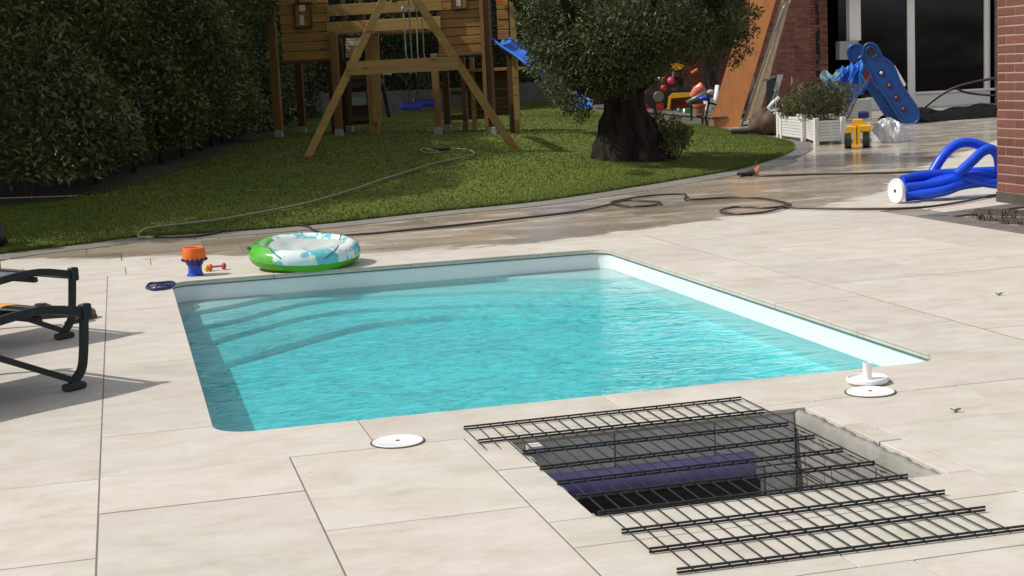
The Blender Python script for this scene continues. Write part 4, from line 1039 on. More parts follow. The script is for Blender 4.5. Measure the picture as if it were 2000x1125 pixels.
# foliage joining the two hedges behind the play tower
lh=HB[6]+Vector((.2,1.0,0)); rh=WL[1]+Vector((0,.6,0)); lh.z=0; rh.z=0
ch=empty('corner_shrub',(lh+rh)*.5,'dense dark shrub filling the corner behind the play tower','shrub'); CH=Vector(ch.location)
N=42000; t=rng.random(N)[:,None]; A_=np.array([lh.x,lh.y]);B_=np.array([rh.x,rh.y]); b_=A_*(1-t)+B_*t; n_=np.array([-(B_-A_)[1],(B_-A_)[0]]); n_/=np.linalg.norm(n_); n_=n_ if n_[1]>0 else -n_
z=.35+4.6*rng.random(N); off=rng.random(N)*.8+.25*np.sin(b_[:,1]*2+z*2)
P_=np.concatenate([b_+n_*off[:,None],z[:,None]],1); leaves('foliage',P_-np.array(CH),np.concatenate([np.tile(-n_,(N,1)),np.full((N,1),.4)],1),.13,M['laurel2'],ch)
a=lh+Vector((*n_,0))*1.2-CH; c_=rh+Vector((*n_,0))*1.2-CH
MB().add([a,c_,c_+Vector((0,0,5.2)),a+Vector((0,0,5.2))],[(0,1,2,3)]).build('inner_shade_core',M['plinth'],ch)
MB().tube([(0,.4,0),(.05,.4,1),(0,.5,2.4)],[.08,.06,.03],7).build('stem',M['bark'],ch)
# ------------------------------------------------------------------ olive tree
tb=lp(1236,311); tf_=Fr((tb.x,tb.y,tb.z)); TD=tf_.o.xy.length
tree=empty('olive_tree',tf_,'old olive tree with thick gnarled trunk on the lawn','tree')
pr=[(311,1160,1312),(300,1162,1306),(280,1166,1294),(255,1170,1282),(230,1174,1270),(205,1180,1258),(180,1184,1254),(150,1184,1258),(110,1176,1268)]
cs=[]
for y,a,c_ in pr:
    xa_,za_=tf_.at(a,y); xc_,zc_=tf_.at(c_,y); cs.append((za_,(xa_+xc_)/2,(xc_-xa_)/2))
def trf(u,w):
    zz=cs[0][0]+(cs[-1][0]-cs[0][0])*w; Z=[q[0] for q in cs]; cxx=np.interp(zz,Z,[q[1] for q in cs]); rr_=np.interp(zz,Z,[q[2] for q in cs])
    t=6.283*u; fl=1+.08*math.sin(5*t+zz*1.6)+.07*math.sin(9*t-zz*2.1)+.06*abs(math.sin(8.5*t+zz*2.5+math.sin(zz*6)))+.045*math.sin(17*t+zz*4+2*math.sin(zz*5+t))+.03*math.sin(31*t+9*zz)+.02*math.sin(23*zz+9*t)
    rr_*=fl*.97; return (cxx+rr_*math.cos(t),rr_*.9*math.sin(t),zz-.05)
MB().grid(trf,110,70,closeu=True).build('trunk',M['bark'],tree,smooth=True)
zt=cs[-1][0]
for k in range(7):
    an=k*2*math.pi/7+.3; r1=.25; P_=[Vector((cs[-1][1]+r1*.5*math.cos(an),r1*.5*math.sin(an),zt-.35))]
    for q in (.35,.7,1.1,1.5): P_.append(Vector((cs[-1][1]+(r1+q*.85)*math.cos(an+q*.2),(r1+q*.85)*math.sin(an+q*.2),zt-.25+q*.75)))
    MB().tube(crom(P_,4),[.16-.13*i2/16 for i2 in range(17)],8).build('limb',M['bark'],tree,smooth=True)
def crown(N,blobs,sz,nm,holes=.0):
    Ps=[];Ns=[]; w=np.array([b_[3] for b_ in blobs]); w=w/w.sum()
    ix=rng.choice(len(blobs),N,p=w); C_=np.array([b_[:3] for b_ in blobs])[ix]; Rr=np.array([b_[4] for b_ in blobs])[ix]
    d=rng.normal(0,1,(N,3)); d/=np.linalg.norm(d,axis=1,keepdims=True); r_=Rr*(rng.random((N))**.35)[:]
    P_=C_+d*r_[:,None]*np.array([1,1,.9]); return P_,d
bl=[]
ctr=tf_.at(1248,40); 
def bp(x,y,ly,rpx,wt=1.0): a=tf_.at(x,y,ly); return (a[0],ly,a[1],wt*rpx*rpx,rpx/F*TD)
rb=random.Random(5)
outline=[(1060,60,60),(1075,110,45),(1065,10,62),(1110,150,42),(1120,95,60),(1120,30,70),(1125,-40,75),(1180,120,55),(1180,40,75),(1200,-40,80),(1250,130,48),(1250,60,70),(1260,-20,80),(1306,92,40),(1320,50,65),(1330,-20,75),(1370,80,48),(1385,30,58),(1390,-30,70),(1425,70,38),(1430,20,48),(1440,-40,50),(1290,-110,90),(1160,-110,90),(1220,-170,90),(1350,-110,80),(1100,-100,70),(1290,-200,80)]
for x,y,r_ in outline:
    for q in range(3): bl.append(bp(x+rb.uniform(-12,12),y+rb.uniform(-12,12),rb.choice((-.8,-.4,0,.4,.8))*rb.uniform(.4,1.3),r_*rb.uniform(.55,.95)))
for x,y,r_,ly in ((1100,185,26,.2),(1125,175,28,-.2),(1108,212,14,.2),(1135,200,20,-.1),(1143,222,13,0),(1130,235,9,.1),(1150,160,30,-.3),(1165,150,32,-.4),(1288,116,22,-.2),(1350,108,20,-.3),(1400,112,20,0),(1440,110,16,.2),(1462,60,20,0),(1470,25,18,0),(1460,95,11,0),(1432,128,10,0),(1035,90,22,0),(1030,40,26,0),(1022,5,24,0),(1050,130,24,-.6),(1080,150,26,-.8),(1068,118,26,-1.2),(1058,140,18,-1.6),(1085,172,22,-1.9),(1100,190,20,-2.0),(1075,160,18,-1.8),(1120,205,18,-2.0),(1062,100,26,-1.2)):
    bl.append(bp(x,y,ly,r_,1.3))
for x,y,r_,ly in ((1180,150,44,-.9),(1230,110,60,-1.1),(1280,90,60,-1.0),(1200,60,70,-1.2),(1260,30,80,-1.2),(1340,60,60,-.9),(1150,90,60,-.9),(1290,100,34,-.8),(1215,168,26,-.7),(1110,60,60,-.6),(1400,40,50,-.5),(1235,150,24,-.8),(1180,172,24,-.5)):
    bl.append(bp(x,y,ly,r_,1.6))
P_,d_=crown(105000,bl,.06,'f'); leaves('crown',P_,d_,.062,M['olive'],tree,asp=.30,droop=.1,spread=1.0)
bl=[bp(1322,262,.1,22),bp(1310,285,-.2,18),bp(1335,275,0,16),bp(1300,262,.1,16),bp(1290,243,.1,14),bp(1345,255,.2,9),bp(1318,235,.1,10),bp(1282,228,.1,12)]
P_,d_=crown(1300,bl,.06,'f'); P_[:,2]=np.maximum(P_[:,2],.02); leaves('basal_shoots',P_,d_,.06,M['plantpale'],tree,asp=.38,droop=-.1)
mb=MB()
for k in range(9):
    a=tf_.P(1285+k*5,300,-.1+.05*(k%3)); e=tf_.P(1285+k*8,262-6*(k%4),-.05); mb.tube([(a.x,a.y,0),((a.x+e.x)/2,a.y,(e.z)*.55),e],[.01,.008,.004],5)
mb.build('shoot_stems',M['bark'],tree,kind='stuff')
# ------------------------------------------------------------------ play tower
pb=[lp(563,268),lp(966,262)]
pa=math.atan2(pb[1].y-pb[0].y,pb[1].x-pb[0].x); po=(pb[0]+pb[1])*.5
pf=Fr((po.x,po.y,0),pa); tower=empty('play_tower',pf,'wooden play tower with two plank cabins joined by a bridge','play tower')
def gz(l): w=pf.world(l); return float(lawnz(w.x,w.y)[0])
PW='playwood'
def vpost(x0,x1,ytop,ybot,ly=0.0,dp=.10,m_='playwoodz',nm='post',foot=True):
    a=pf.at(x0,ybot,ly);c_=pf.at(x1,ybot,ly); at_=pf.at(x0,ytop,ly); zb2=gz((a[0],ly,0))
    zt2=at_[1]; po_=MB().box(a[0],ly,zb2+(.10 if foot else 0),c_[0],ly+dp,zt2,b=.006).build(nm,M[m_],tower)
    if foot:
        cx_=(a[0]+c_[0])/2; MB().box(cx_-.06,ly-.01,zb2-.05,cx_+.06,ly+.11,zb2+.12,b=.008).build('concrete_foot',M['greyplastic'],po_)
def boards(x0,x1,yt,yb,n_,ly=0.0,th=.03,m_='playwood',nm='board'):
    """n horizontal boards between pixel rows"""
    xm=(x0+x1)/2
    A_=pf.at(x0,(yt+yb)/2,ly); B_=pf.at(x1,(yt+yb)/2,ly); z1=pf.at(xm,yt,ly)[1]; z0=pf.at(xm,yb,ly)[1]; h=(z1-z0)/n_
    for k in range(n_):
        e=random.uniform(-.004,.006); MB().box(A_[0],ly+e,z0+k*h+.006,B_[0],ly+e+th,z0+(k+1)*h-.006,b=.008).build(nm,M[m_],tower)
TT=-120
# left cabin
vpost(536,551,TT,265); vpost(655,668,60,266,.0); vpost(583,596,118,255,1.7,foot=True,m_='darkwood'); vpost(676,688,118,258,1.6,m_='darkwood')
boards(545,640,TT+20,118,12,.11); boards(548,650,116,124,1,.08,.06,'darkwood','floor_beam')
def pxbox(x0,y0,x1,y1,ly,dp,m_,nm,b=.005,par=tower):
    xm_=(x0+x1)/2; a=(pf.at(x0,(y0+y1)/2,ly)[0],pf.at(xm_,y1,ly)[1]); c_=(pf.at(x1,(y0+y1)/2,ly)[0],pf.at(xm_,y0,ly)[1]); return MB().box(a[0],ly,a[1],c_[0],ly+dp,c_[1],b=b).build(nm,M[m_] if isinstance(m_,str) else m_,par)
def win(x0,y0,x1,y1,ly=.06):
    w=3.5
    for a in ((x0,y0,x1,y0+w),(x0,y1-w,x1,y1),(x0,y0+w,x0+w,y1-w),(x1-w,y0+w,x1,y1-w)): pxbox(*a,ly,.05,'darkwood','window_frame')
    pxbox(x0+w,y0+w,x1-w,y1-w,ly+.035,.01,'playwood','window_panel'); 
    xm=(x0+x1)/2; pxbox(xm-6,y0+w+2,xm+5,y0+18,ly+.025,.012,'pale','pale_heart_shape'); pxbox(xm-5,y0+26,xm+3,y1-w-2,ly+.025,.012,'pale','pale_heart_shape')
win(573,4,608,55); win(880,-30,912,18)
pxbox(577,-8,583,4,.03,.03,'darkwood','sill_strip')
# bridge
pxbox(638,4,862,26,.02,.05,'swingwood','bridge_board'); pxbox(638,38,860,61,.0,.05,'swingwood','bridge_board')
pxbox(636,58,660,62,.3,.05,'darkwood','bridge_beam')
for x in (665,700,760,822): pxbox(x,-40,x+8,60,.06,.05,'darkwood','baluster')
pxbox(640,62,862,68,.6,1.0,'darkwood','bridge_floor')
pxbox(700,27,712,38,.25,.05,'red','red_steering_wheel')
# fence slats seen through the middle, coloured pale to look sunlit
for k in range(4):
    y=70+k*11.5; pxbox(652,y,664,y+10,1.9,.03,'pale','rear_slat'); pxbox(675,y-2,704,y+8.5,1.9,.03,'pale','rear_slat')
vpost(664,675,62,215,1.75,foot=False,m_='darkwood'); vpost(645,653,62,215,1.75,foot=False,m_='darkwood')
# ladder and broad light post
a=pf.at(722,60,.3);e=pf.at(748,241,.3)
vpost(721,738,58,238,.35,.1,'swingwood','wide_post',foot=False)
mb=MB().bar(pf.P(731,66,.34),pf.P(737,240,.28),.15,.05,(0,1,0)); mb.build('broad_plank',M['swingwood'],tower)
for y,m_ in ((180,'plank'),(192,'greyplastic'),(228,'darkwood'),(146,'darkwood'),(160,'darkwood')): pxbox(683,y,722,y+(3 if y==180 else 14 if y==192 else 9),.45,.08,m_,'ladder_rung')
pxbox(678,140,686,243,.42,.06,'darkwood','ladder_side'); pxbox(716,140,724,243,.42,.06,'darkwood','ladder_side')
pxbox(682,205,724,243,.55,.05,'darkwood','lower_panel')
mb=MB().bar(pf.P(745,150,.8),pf.P(760,228,.5),.06,.06,(0,1,0)); mb.build('dark_strut',M['black'],tower)
# right cabin
vpost(849,861,105,262,0); vpost(868,880,105,252,1.5,m_='darkwood'); 
boards(852,948,TT+20,104,12,.11); boards(850,952,103,110,1,.06,.06,'darkwood','floor_beam')
vpost(948,955,TT,262,-.02,.05,'playwoodz',foot=False); vpost(956,968,TT,262,0,.12,'darkwood')
boards(968,990,TT,78,10,.5,.03,'playwood'); vpost(990,1000,TT,130,.55,.08,'darkwood',foot=False); vpost(1000,1010,TT,135,.5,.08,'swingwood',foot=False)
pxbox(968,-8,982,3,.42,.05,'orange','orange_sign')
# lower house under the right cabin
boards(908,962,138,232,5,1.3,.03,'darkwood'); boards(962,1000,138,226,5,1.1,.03,'darkwood'); boards(880,908,176,186,1,1.3,.03,'darkwood'); boards(880,960,222,234,1,1.25,.03,'darkwood')
vpost(903,912,112,222,1.3,.06,'playwoodz',foot=False); vpost(918,926,112,150,1.2,.06,'swingwood',foot=False); vpost(912,914,180,222,1.25,.03,'greyplastic',foot=False)
vpost(1000,1013,140,232,1.05,.12,'playwoodz',foot=False); boards(1001,1014,150,230,5,1.0,.03,'playwood')
pxbox(905,133,1014,139,1.0,.9,'playwood','lower_roof')
# swing A-frame
sa_=[lp(602,306),lp(1006,294)]; an=math.atan2(sa_[1].y-sa_[0].y,sa_[1].x-sa_[0].x); so_=(sa_[0]+sa_[1])*.5
sf=Fr((so_.x,so_.y,0),an); sw=empty('swing_stand',sf,'pine A-frame swing stand in front of the play tower','swing stand')
def sP(x,y,ly=0): return sf.P(x,y,ly)
apx=sP(786,-70); 
mb=MB().bar(sP(600,309,-.04),sP(752,-8,-.04),.10,.10,(0,1,0)).build('leg',M['swingwood'],sw)
mb=MB().bar(sP(1008,297,-.04),sP(806,-12,-.04),.10,.10,(0,1,0)).build('leg',M['swingwood'],sw)
MB().bar(sP(752,-8,-.04),sP(772,-50,-.04),.10,.10,(0,1,0)).build('leg_top',M['swingwood'],sw); MB().bar(sP(806,-12,-.04),sP(782,-50,-.04),.10,.10,(0,1,0)).build('leg_top',M['swingwood'],sw)
a=sP(678,134,-.11);e=sP(896,123,-.11); hh=sP(790,114,-.11).z-sP(790,141,-.11).z
MB().bar(a,e,.05,hh,(0,0,1)).build('crossbar',M['swingwood'],sw)
MB().bar(sP(776,-34,-.2),sP(776,-34,-.2)+Vector((.3,4.2,0)),.10,.12).build('top_beam',M['swingwood'],sw)
MB().bar(sP(745,144,-.12),sP(765,145,-.12),.03,.02).build('bracket',M['greyplastic'],sw)
for lab,rp,seat in (('nearer blue swing seat hanging from the pine frame',((786,-20,803,195),(797,-20,813,195)),(803,209,.9)),('farther blue swing seat hanging from the pine frame',((812,-20,822,190),(822,-20,836,190)),(828,203,1.8))):
    o=empty('swing',sf,lab,'swing','blue swings on the A-frame')
    ly=seat[2]
    for (x0,y0,x1,y1) in rp:
        P_=[sf.P(x0,y0,ly),sf.P((x0+x1)/2-1,(y0+y1)/2+20,ly),sf.P(x1,y1-50,ly)]
        ro_=MB().tube(P_,.010,6).build('rope',M['rope'],o); MB().tube([sf.P(x1,y1-50,ly),sf.P(x1-6 if x0==rp[0][0] else x1+2,y1-15,ly),sf.P(x1-3,y1+10,ly)],.008,6).build('lower_rope',M['black'],ro_)
        MB().ball(sf.P(x0+1,18,ly),.035,8,(.7,.7,1.3)).build('carabiner',M['greyplastic'],ro_,smooth=True)
    c0=sf.P(seat[0],seat[1],ly); w_=.15
    autos(MB().grid(lambda u,w:(c0.x+(u-.5)*2*w_,ly+(w-.5)*.22,c0.z+.05-.05*math.sin(math.pi*w)*1.0+.02*math.cos(u*6.28)),14,8).grid(lambda u,w:(c0.x+(u-.5)*2*w_,ly-.11,c0.z-.04+.11*w),8,4).build('seat',M['blueswing'],o))
    MB().box(c0.x-w_,ly-.12,c0.z-.045,c0.x+w_,ly+.10,c0.z+.045,b=.03).build('seat_shell',M['blueswing'],o)
# blue slide from the right cabin down to the lawn behind the olive
sl0=pf.P(978,82,.35); 
pts2=[(964,88,.45),(980,88,.30),(998,101,.0),(1018,114,-.4),(1042,132,-.8),(1075,160,-1.2),(1110,196,-1.5),(1140,212,-1.7)]
P_=[pf.P(x,y,ly) for x,y,ly in pts2]; Q=crom(P_,5); mb=MB()
def slf(u,w):
    i2=min(int(u*(len(Q)-1)),len(Q)-2); f=u*(len(Q)-1)-i2; q=Q[i2].lerp(Q[i2+1],f); y=(w-.5)*.42
    return (q.x+y*.62,q.y+y*.78,q.z+.10*(abs(w-.5)*2)**4)
mb.grid(slf,60,10).build('slide',M['blueslide'],tower,smooth=True)
mb=MB()
for wv in (0,1): mb.tube([Vector(slf(k/30,wv)) for k in range(31)],.022,6)
mb.build('slide_edge',M['blueslide'],tower,smooth=True)
# ------------------------------------------------------------------ plywood sheet and boards against the house
ft=Fr((gp(1415,249).x,gp(1415,249).y,0))
def slab_px(fr_,q,ly0,ly1,th,m_,name,label,cat,group=None,root=True):
    """leaning sheet: q = four pixels bl,br,tr,tl; bottom at depth ly0, top at ly1"""
    P0=[fr_.world(fr_.P(*q[0],ly0)),fr_.world(fr_.P(*q[1],ly0)),fr_.world(fr_.P(*q[2],ly1)),fr_.world(fr_.P(*q[3],ly1))]
    n_=(P0[1]-P0[0]).cross(P0[3]-P0[0]).normalized(); n_=n_ if n_.y>0 else -n_
    P1=[p+n_*th for p in P0]; o3=(P0[0]+P0[1])*.5
    mb=MB().add([p-o3 for p in P0+P1],[(0,1,2,3),(7,6,5,4),(0,4,5,1),(1,5,6,2),(2,6,7,3),(3,7,4,0)])
    ob=mb.build(name,m_); ob.location=o3; return tag(ob,label,cat,group)
slab_px(ft,[(1384,246),(1441,252),(1527,-40),(1474,-50)],0,.9,.03,M['ply'],'plywood_sheet','orange plywood sheet leaning against the house wall','board')
bl_=[((1452,236),(1457,236),(1537,-20),(1532,-20)),((1459,232),(1466,232),(1543,-20),(1537,-20)),((1468,226),(1482,225),(1541,5),(1534,0)),((1475,222),(1484,221),(1546,-5),(1541,-5))]
for k,(q,lab) in enumerate(zip(bl_,('narrow weathered board just right of the plywood sheet','second weathered board from the plywood sheet','wide pale board third from the plywood sheet','rearmost weathered board leaning at the house wall'))):
    slab_px(ft,q,.25+.12*k,1.1+.05*k,.03,M['plank'],'leaning_board',lab,'board','boards leaning beside the plywood')
p0=ft.world((-.05,.3,0))
P_=[ft.world(ft.P(x,y,.2)) for x,y in ((1535,5),(1510,70),(1490,130),(1472,180),(1456,225),(1449,245),(1455,258),(1470,266),(1500,268))]
P_=[Vector((p.x,p.y,max(p.z,.02))) for p in P_]
tag(MB().tube(crom(P_,5),.018,8).build('grey_cable',M['grey'],smooth=True),'thick grey cable hanging down beside the leaning boards','cable')
fb=Fr((gp(1445,266).x,gp(1445,266).y,0)); 
def fbox(fr_,x0,y0,x1,y1,dp,m_,name,label,cat,ly=0.0,b=.02,group=None):
    a=fr_.at(x0,y1,ly);c_=fr_.at(x1,y0,ly); ob=MB().box(a[0],ly,max(0,a[1]) if a[1]<.15 else a[1],c_[0],ly+dp,c_[1],b=b).build(name,m_)
    ob.location=fr_.o; ob.rotation_euler=(0,0,fr_.a); return tag(ob,label,cat,group)
fbox(fb,1428,252,1476,268,.5,M['black'],'black_base_block','low black block at the foot of the plywood sheet','block')
fc_=Fr((gp(1480,255).x,gp(1480,255).y,0)); o=empty('cardboard_box',fc_,'small brown cardboard box between boards and sacks','box')
a=fc_.at(1463,255);c_=fc_.at(1483,229); MB().box(a[0],0,a[1]*0+.10,c_[0],.35,c_[1],b=.01).build('carton',M['card'],o); MB().box(a[0]-.01,-.01,0,c_[0]+.15,.3,.10,b=.01).build('flap',M['card'],o)
fs=Fr((gp(1500,266).x,gp(1500,266).y,0)); a=fs.at(1505,240)
tag(MB().grid(lambda u,w:tuple(fs.world((a[0]+.32*math.sin(math.pi*w)*math.cos(6.283*u)*(1+.12*math.sin(5*6.283*u+w*9)),.3+.3*math.sin(math.pi*w)*math.sin(6.283*u),max(0,.22-.24*math.cos(math.pi*w)+.03*math.sin(7*6.283*u))))),40,16,closeu=True).build('brown_sack',M['bag'],smooth=True),'lumpy brown sack beside the white planters','sack')
# bent white bracket and black folding chair behind it
tag(MB().tube([fs.world(fs.P(x,y,.1)) for x,y in ((1522,190),(1508,202),(1501,210),(1505,217),(1520,213),(1512,222),(1500,228))],.03,8).build('bent_pipe',M['white'],smooth=True),'bent white plastic pipe on top of the brown sack','pipe')
fk=Fr((gp(1505,250).x,gp(1505,250).y,0)); o=empty('folding_chair',fk,'black folding garden chair stored against the brick wall','chair')
for q in (((1494,232),(1530,145)),((1500,155),(1512,150)),((1512,235),(1523,148)),((1488,158),(1522,148))): MB().bar(fk.P(*q[0],.6),fk.P(*q[1],.8),.03,.03).build('frame_bar',M['grey'],o)
mb=MB().add([fk.P(1497,158,.75),fk.P(1517,150,.75),fk.P(1512,215,.7),fk.P(1496,215,.7)],[(0,1,2,3)]); mb.build('seat_cloth',M['black'],o)
mb=MB().add([fk.P(1519,145,.74),fk.P(1529,147,.74),fk.P(1521,178,.7),fk.P(1511,178,.7)],[(0,1,2,3)]); mb.build('back_cloth',M['greyplastic'],o)
tag(MB().tube([fk.world(fk.P(x,y,.5)) for x,y in ((1547,150),(1548,185),(1548,215))],.02,6).build('upright_stake',M['plank']),'thin upright stake behind the left white planter','stake')
slab_px(fk,[(1552,206),(1566,208),(1569,160),(1556,168)],.8,.85,.03,M['card'],'broken_board','short brown board standing behind the left planter','board')
fbox(fk,1527,193,1546,210,.25,M['greyplastic'],'grey_crate','small grey crate between folding chair and stake','crate',.5)
# ------------------------------------------------------------------ planters
def planter(c4,htop,label,leafy):
    """c4: ground pixels: left corner, front corner, right corner"""
    L_,Fc,Rc=[gp(*q) for q in c4]; Bc=L_+Rc-Fc; o=empty('planter',Vector(Fc),label,'planter','white wooden planters')
    hz=htop; O=Vector(Fc)
    sides=((L_,Fc),(Fc,Rc),(Rc,Bc),(Bc,L_))
    for a,c_ in sides:
        d=(c_-a).normalized(); n_=Vector((d.y,-d.x,0)); 
        ln=(c_-a).length; nb_=7
        for k in range(nb_):
            z0=.055+k*(hz-.09)/nb_; z1=z0+(hz-.09)/nb_-.006
            p=a+d*.05-O; q=c_-d*.05-O; MB().bar(p+Vector((0,0,(z0+z1)/2)),q+Vector((0,0,(z0+z1)/2)),.018,z1-z0).build('slat',M['planter'],o)
    for c_ in (L_,Fc,Rc,Bc):
        ctr_=(L_+Rc)*.5; dd=(ctr_-c_).normalized(); a=c_+dd*.02-O; MB().box(a.x-.032,a.y-.032,0,a.x+.032,a.y+.032,hz,b=.005).build('corner_post',M['planter'],o)
    ctr_=(L_+Rc)*.5-O
    q=[(p-O)*.93+ctr_*.07 for p in (L_,Fc,Rc,Bc)]
    MB().add([(p.x,p.y,hz-.06) for p in q],[(0,1,2,3)]).build('soil',M['soil'],o)
    h=(L_-Fc).length*.5
    if leafy:
        t=leafy; N=t['n']; P_=np.zeros((N,3)); an=rng.random(N)*6.283; hh=rng.random(N)**.8; rad_=h*(.5+t['sp']*hh)*np.sqrt(rng.random(N))
        P_[:,0]=ctr_.x+rad_*np.cos(an)+t.get('dx',0)*hh; P_[:,1]=ctr_.y+rad_*np.sin(an); P_[:,2]=hz-.06+t['h']*hh*(1-.4*(rad_/h/1.6)**2)
        dn=np.zeros((N,3)); dn[:,2]=1.6; leaves('foliage',P_,dn,t['sz'],t['m'],o,asp=t['asp'],droop=0,spread=.7)
        mb=MB()
        for k in range(26):
            a=random.uniform(0,6.28); r0=random.uniform(0,h*.6); hh=t['h']*random.uniform(.6,1.1); mb.tube([(ctr_.x+r0*math.cos(a),ctr_.y+r0*math.sin(a),hz-.07),(ctr_.x+1.6*r0*math.cos(a),ctr_.y+1.6*r0*math.sin(a),hz+hh*.6),(ctr_.x+2.1*r0*math.cos(a)+t.get('dx',0),ctr_.y+2*r0*math.sin(a),hz+hh)],[.005,.004,.002],4)
        mb.build('stems',M['plant'],o,kind='stuff')
    return o
hz1=Fr((gp(1594,284).x,gp(1594,284).y,0)).at(1594,231)[1]
planter(((1574,276),(1594,284),(1648,281)),hz1,'white slatted planter with wispy grasses beside the toy digger',dict(n=3600,h=.56,sp=.4,sz=.085,asp=.13,m=M['plant']))
hz2=Fr((gp(1528,272).x,gp(1528,272).y,0)).at(1528,222)[1]
planter(((1521,268),(1527,271),(1570,277)),hz2,'white slatted planter with pale sparse plant next to the brown sack',dict(n=900,h=.34,sp=.3,sz=.07,asp=.22,m=M['plantpale'],dx=.1))
# ------------------------------------------------------------------ toy digger
fd=Fr((gp(1672,290).x,gp(1672,290).y,0)); o=empty('toy_digger',fd,'yellow toy excavator with black wheels standing on wet slabs','toy digger')
Y_=M['yellow']
def db(x0,y0,x1,y1,ly,dp,m_,nm,b=.008): 
    a=fd.at(x0,y1,ly);c_=fd.at(x1,y0,ly); return MB().box(a[0],ly,max(a[1],.003),c_[0],ly+dp,c_[1],b=b).build(nm,m_,o)
db(1665,233,1685,246,.1,.18,Y_,'cab'); db(1652,246,1676,261,.05,.3,Y_,'body_left'); db(1677,243,1702,259,.05,.3,Y_,'body_right',.02); db(1666,247,1672,290,-.03,.05,Y_,'arm'); db(1675,245,1680,290,-.03,.05,Y_,'arm'); db(1664,283,1683,290,-.05,.1,Y_,'bucket'); db(1672,246,1675,284,-.01,.04,M['terracotta'],'ram')
for x in (1656,1692):
    for ly in (.06,.27):
        a=fd.at(x,276,ly); r_=.105; autos(MB().lathe([(r_*.6,-.05),(r_,-.045),(r_,.045),(r_*.6,.05)],18,(a[0],ly+.02,r_),ax=(Vector((0,1,0)),Vector((0,0,1)),Vector((1,0,0)))).build('wheel',M['black'],o))
# silver sheet
fv=Fr((gp(1738,279).x,gp(1738,279).y,0)); a0=fv.at(1738,279)[0]; wv_=.5*(fv.at(1775,277)[0]-fv.at(1703,277)[0]); hv_=fv.at(1740,231)[1]
def crump(u,w,s1=1.0):
    t=6.283*u; r_=math.sin(math.pi*w/2+.001); q=abs(math.sin(3*t+4*w))*.10+abs(math.sin(7*t-5*w+1))*.07+abs(math.sin(13*t+9*w))*.035
    k=1+.10-q; return (a0+wv_*r_*math.cos(t)*k,.25+.25*r_*math.sin(t)*k,max(.004,hv_*max(0,1-w**2.6)*(1.0-.30*max(0,math.cos(t))*w)*(1-.8*q+.07*math.sin(5*t+7*w))))
ob=MB().grid(crump,72,22,closeu=True).build('silver_sheet',M['foil'],smooth=False); ob.location=fv.o; ob.rotation_euler=(0,0,fv.a); tag(ob,'crumpled silver protective sheet heaped beside the toy digger','sheet')
# ------------------------------------------------------------------ blue toy slide
fz=Fr((gp(1770,242).x,gp(1770,242).y,0)); o=empty('toy_slide',fz,'blue plastic toddler slide with ladder side holes before glass doors','toy slide')
out_=[(1686,100),(1688,91),(1695,85),(1704,85),(1712,90),(1718,100),(1724,112),(1734,118),(1743,126),(1750,140),(1757,158),(1765,172),(1776,188),(1788,206),(1794,218),(1795,230),(1790,238),(1781,242),(1770,241),(1762,235),(1752,222),(1742,206),(1732,190),(1722,176),(1712,168),(1706,160),(1701,146),(1694,133),(1687,122),(1684,112)]
def panel(ly,th,dx,dy,nm):
    P_=[fz.at(x+dx,y+dy,ly) for x,y in out_]
    n=len(P_); mb=MB(); c_=[(a,ly,z) for a,z in P_]; d_=[(a,ly+th,z) for a,z in P_]
    mb.v=c_+d_; mb.f=[tuple(range(n)),tuple(range(2*n-1,n-1,-1))]+[(k,(k+1)%n,n+(k+1)%n,n+k) for k in range(n)]
    # ensure base touches the ground
    return autos(mb.build(nm,M['bluep'],o),40)
panel(0,.07,0,0,'ladder_side'); panel(.60,.07,-27,1,'ladder_side')
# raised border and grab holes
Q=[fz.P(x,y,-.004) for x,y in out_]; MB().tube(crom(Q+[Q[0]],3),.022,7,cap=False).build('moulded_border',M['bluep'],o,smooth=True)
gh=[(1693,108),(1692,98),(1697,92),(1705,93),(1711,99),(1713,106),(1708,110),(1700,113)]
P_=[fz.at(x,y,-.010) for x,y in gh]; MB().add([(a,-.010,z) for a,z in P_],[tuple(range(len(P_)))]).build('grab_hole',M['black'],o)
Q=[fz.P(x,y,-.012) for x,y in gh]; MB().tube(crom(Q+[Q[0]],3),.012,6,cap=False).build('grab_hole_rim',M['bluep'],o,smooth=True)
for x,y in ((1721,142),(1737,166),(1750,190),(1764,212)):
    c_=fz.at(x,y,-.012); ax_=(Vector((1,0,0)),Vector((0,0,1)),Vector((0,-1,0)))
    so2=autos(MB().lathe([(.052,0),(.055,.01),(.047,.012),(.042,.002)],18,(c_[0],-.002,c_[1]),ax=ax_).build('step_socket',M['navy'],o)); autos(MB().lathe([(.03,0),(.028,.016),(.015,.02)],14,(c_[0],-.004,c_[1]),ax=ax_).build('bolt',M['terracotta'] if y>150 else M['white'],so2))
# rear handle loop, steps, red part, slide chute
Q=[fz.P(x,y,.62) for x,y in ((1672,122),(1662,116),(1657,104),(1660,93),(1668,88),(1677,88),(1684,94),(1684,108),(1676,116))]
MB().tube(crom(Q,4),.035,9).build('handle_loop',M['bluep'],o,smooth=True)
for x,y in ((1716,150),(1730,172),(1744,196),(1758,218)):
    a=fz.P(x,y,.04); MB().box(a.x-.07,.07,a.z-.03,a.x+.07,.6,a.z+.03,b=.01).build('step',M['bluep'],o)
a=fz.P(1693,150,.1); MB().box(a.x-.05,.1,a.z-.12,a.x+.06,.5,a.z+.12,b=.02).build('red_block',M['red'],o)
Q=[fz.P(x,y,.12) for x,y in ((1700,128),(1712,132),(1738,123),(1760,150),(1778,178))]
def chute(u,w):
    i2=min(int(u*4*.999),3); q=Q[i2].lerp(Q[i2+1],u*4-i2); return (q.x,.9+w*.4,q.z+.06*(abs(w-.5)*2)**3)
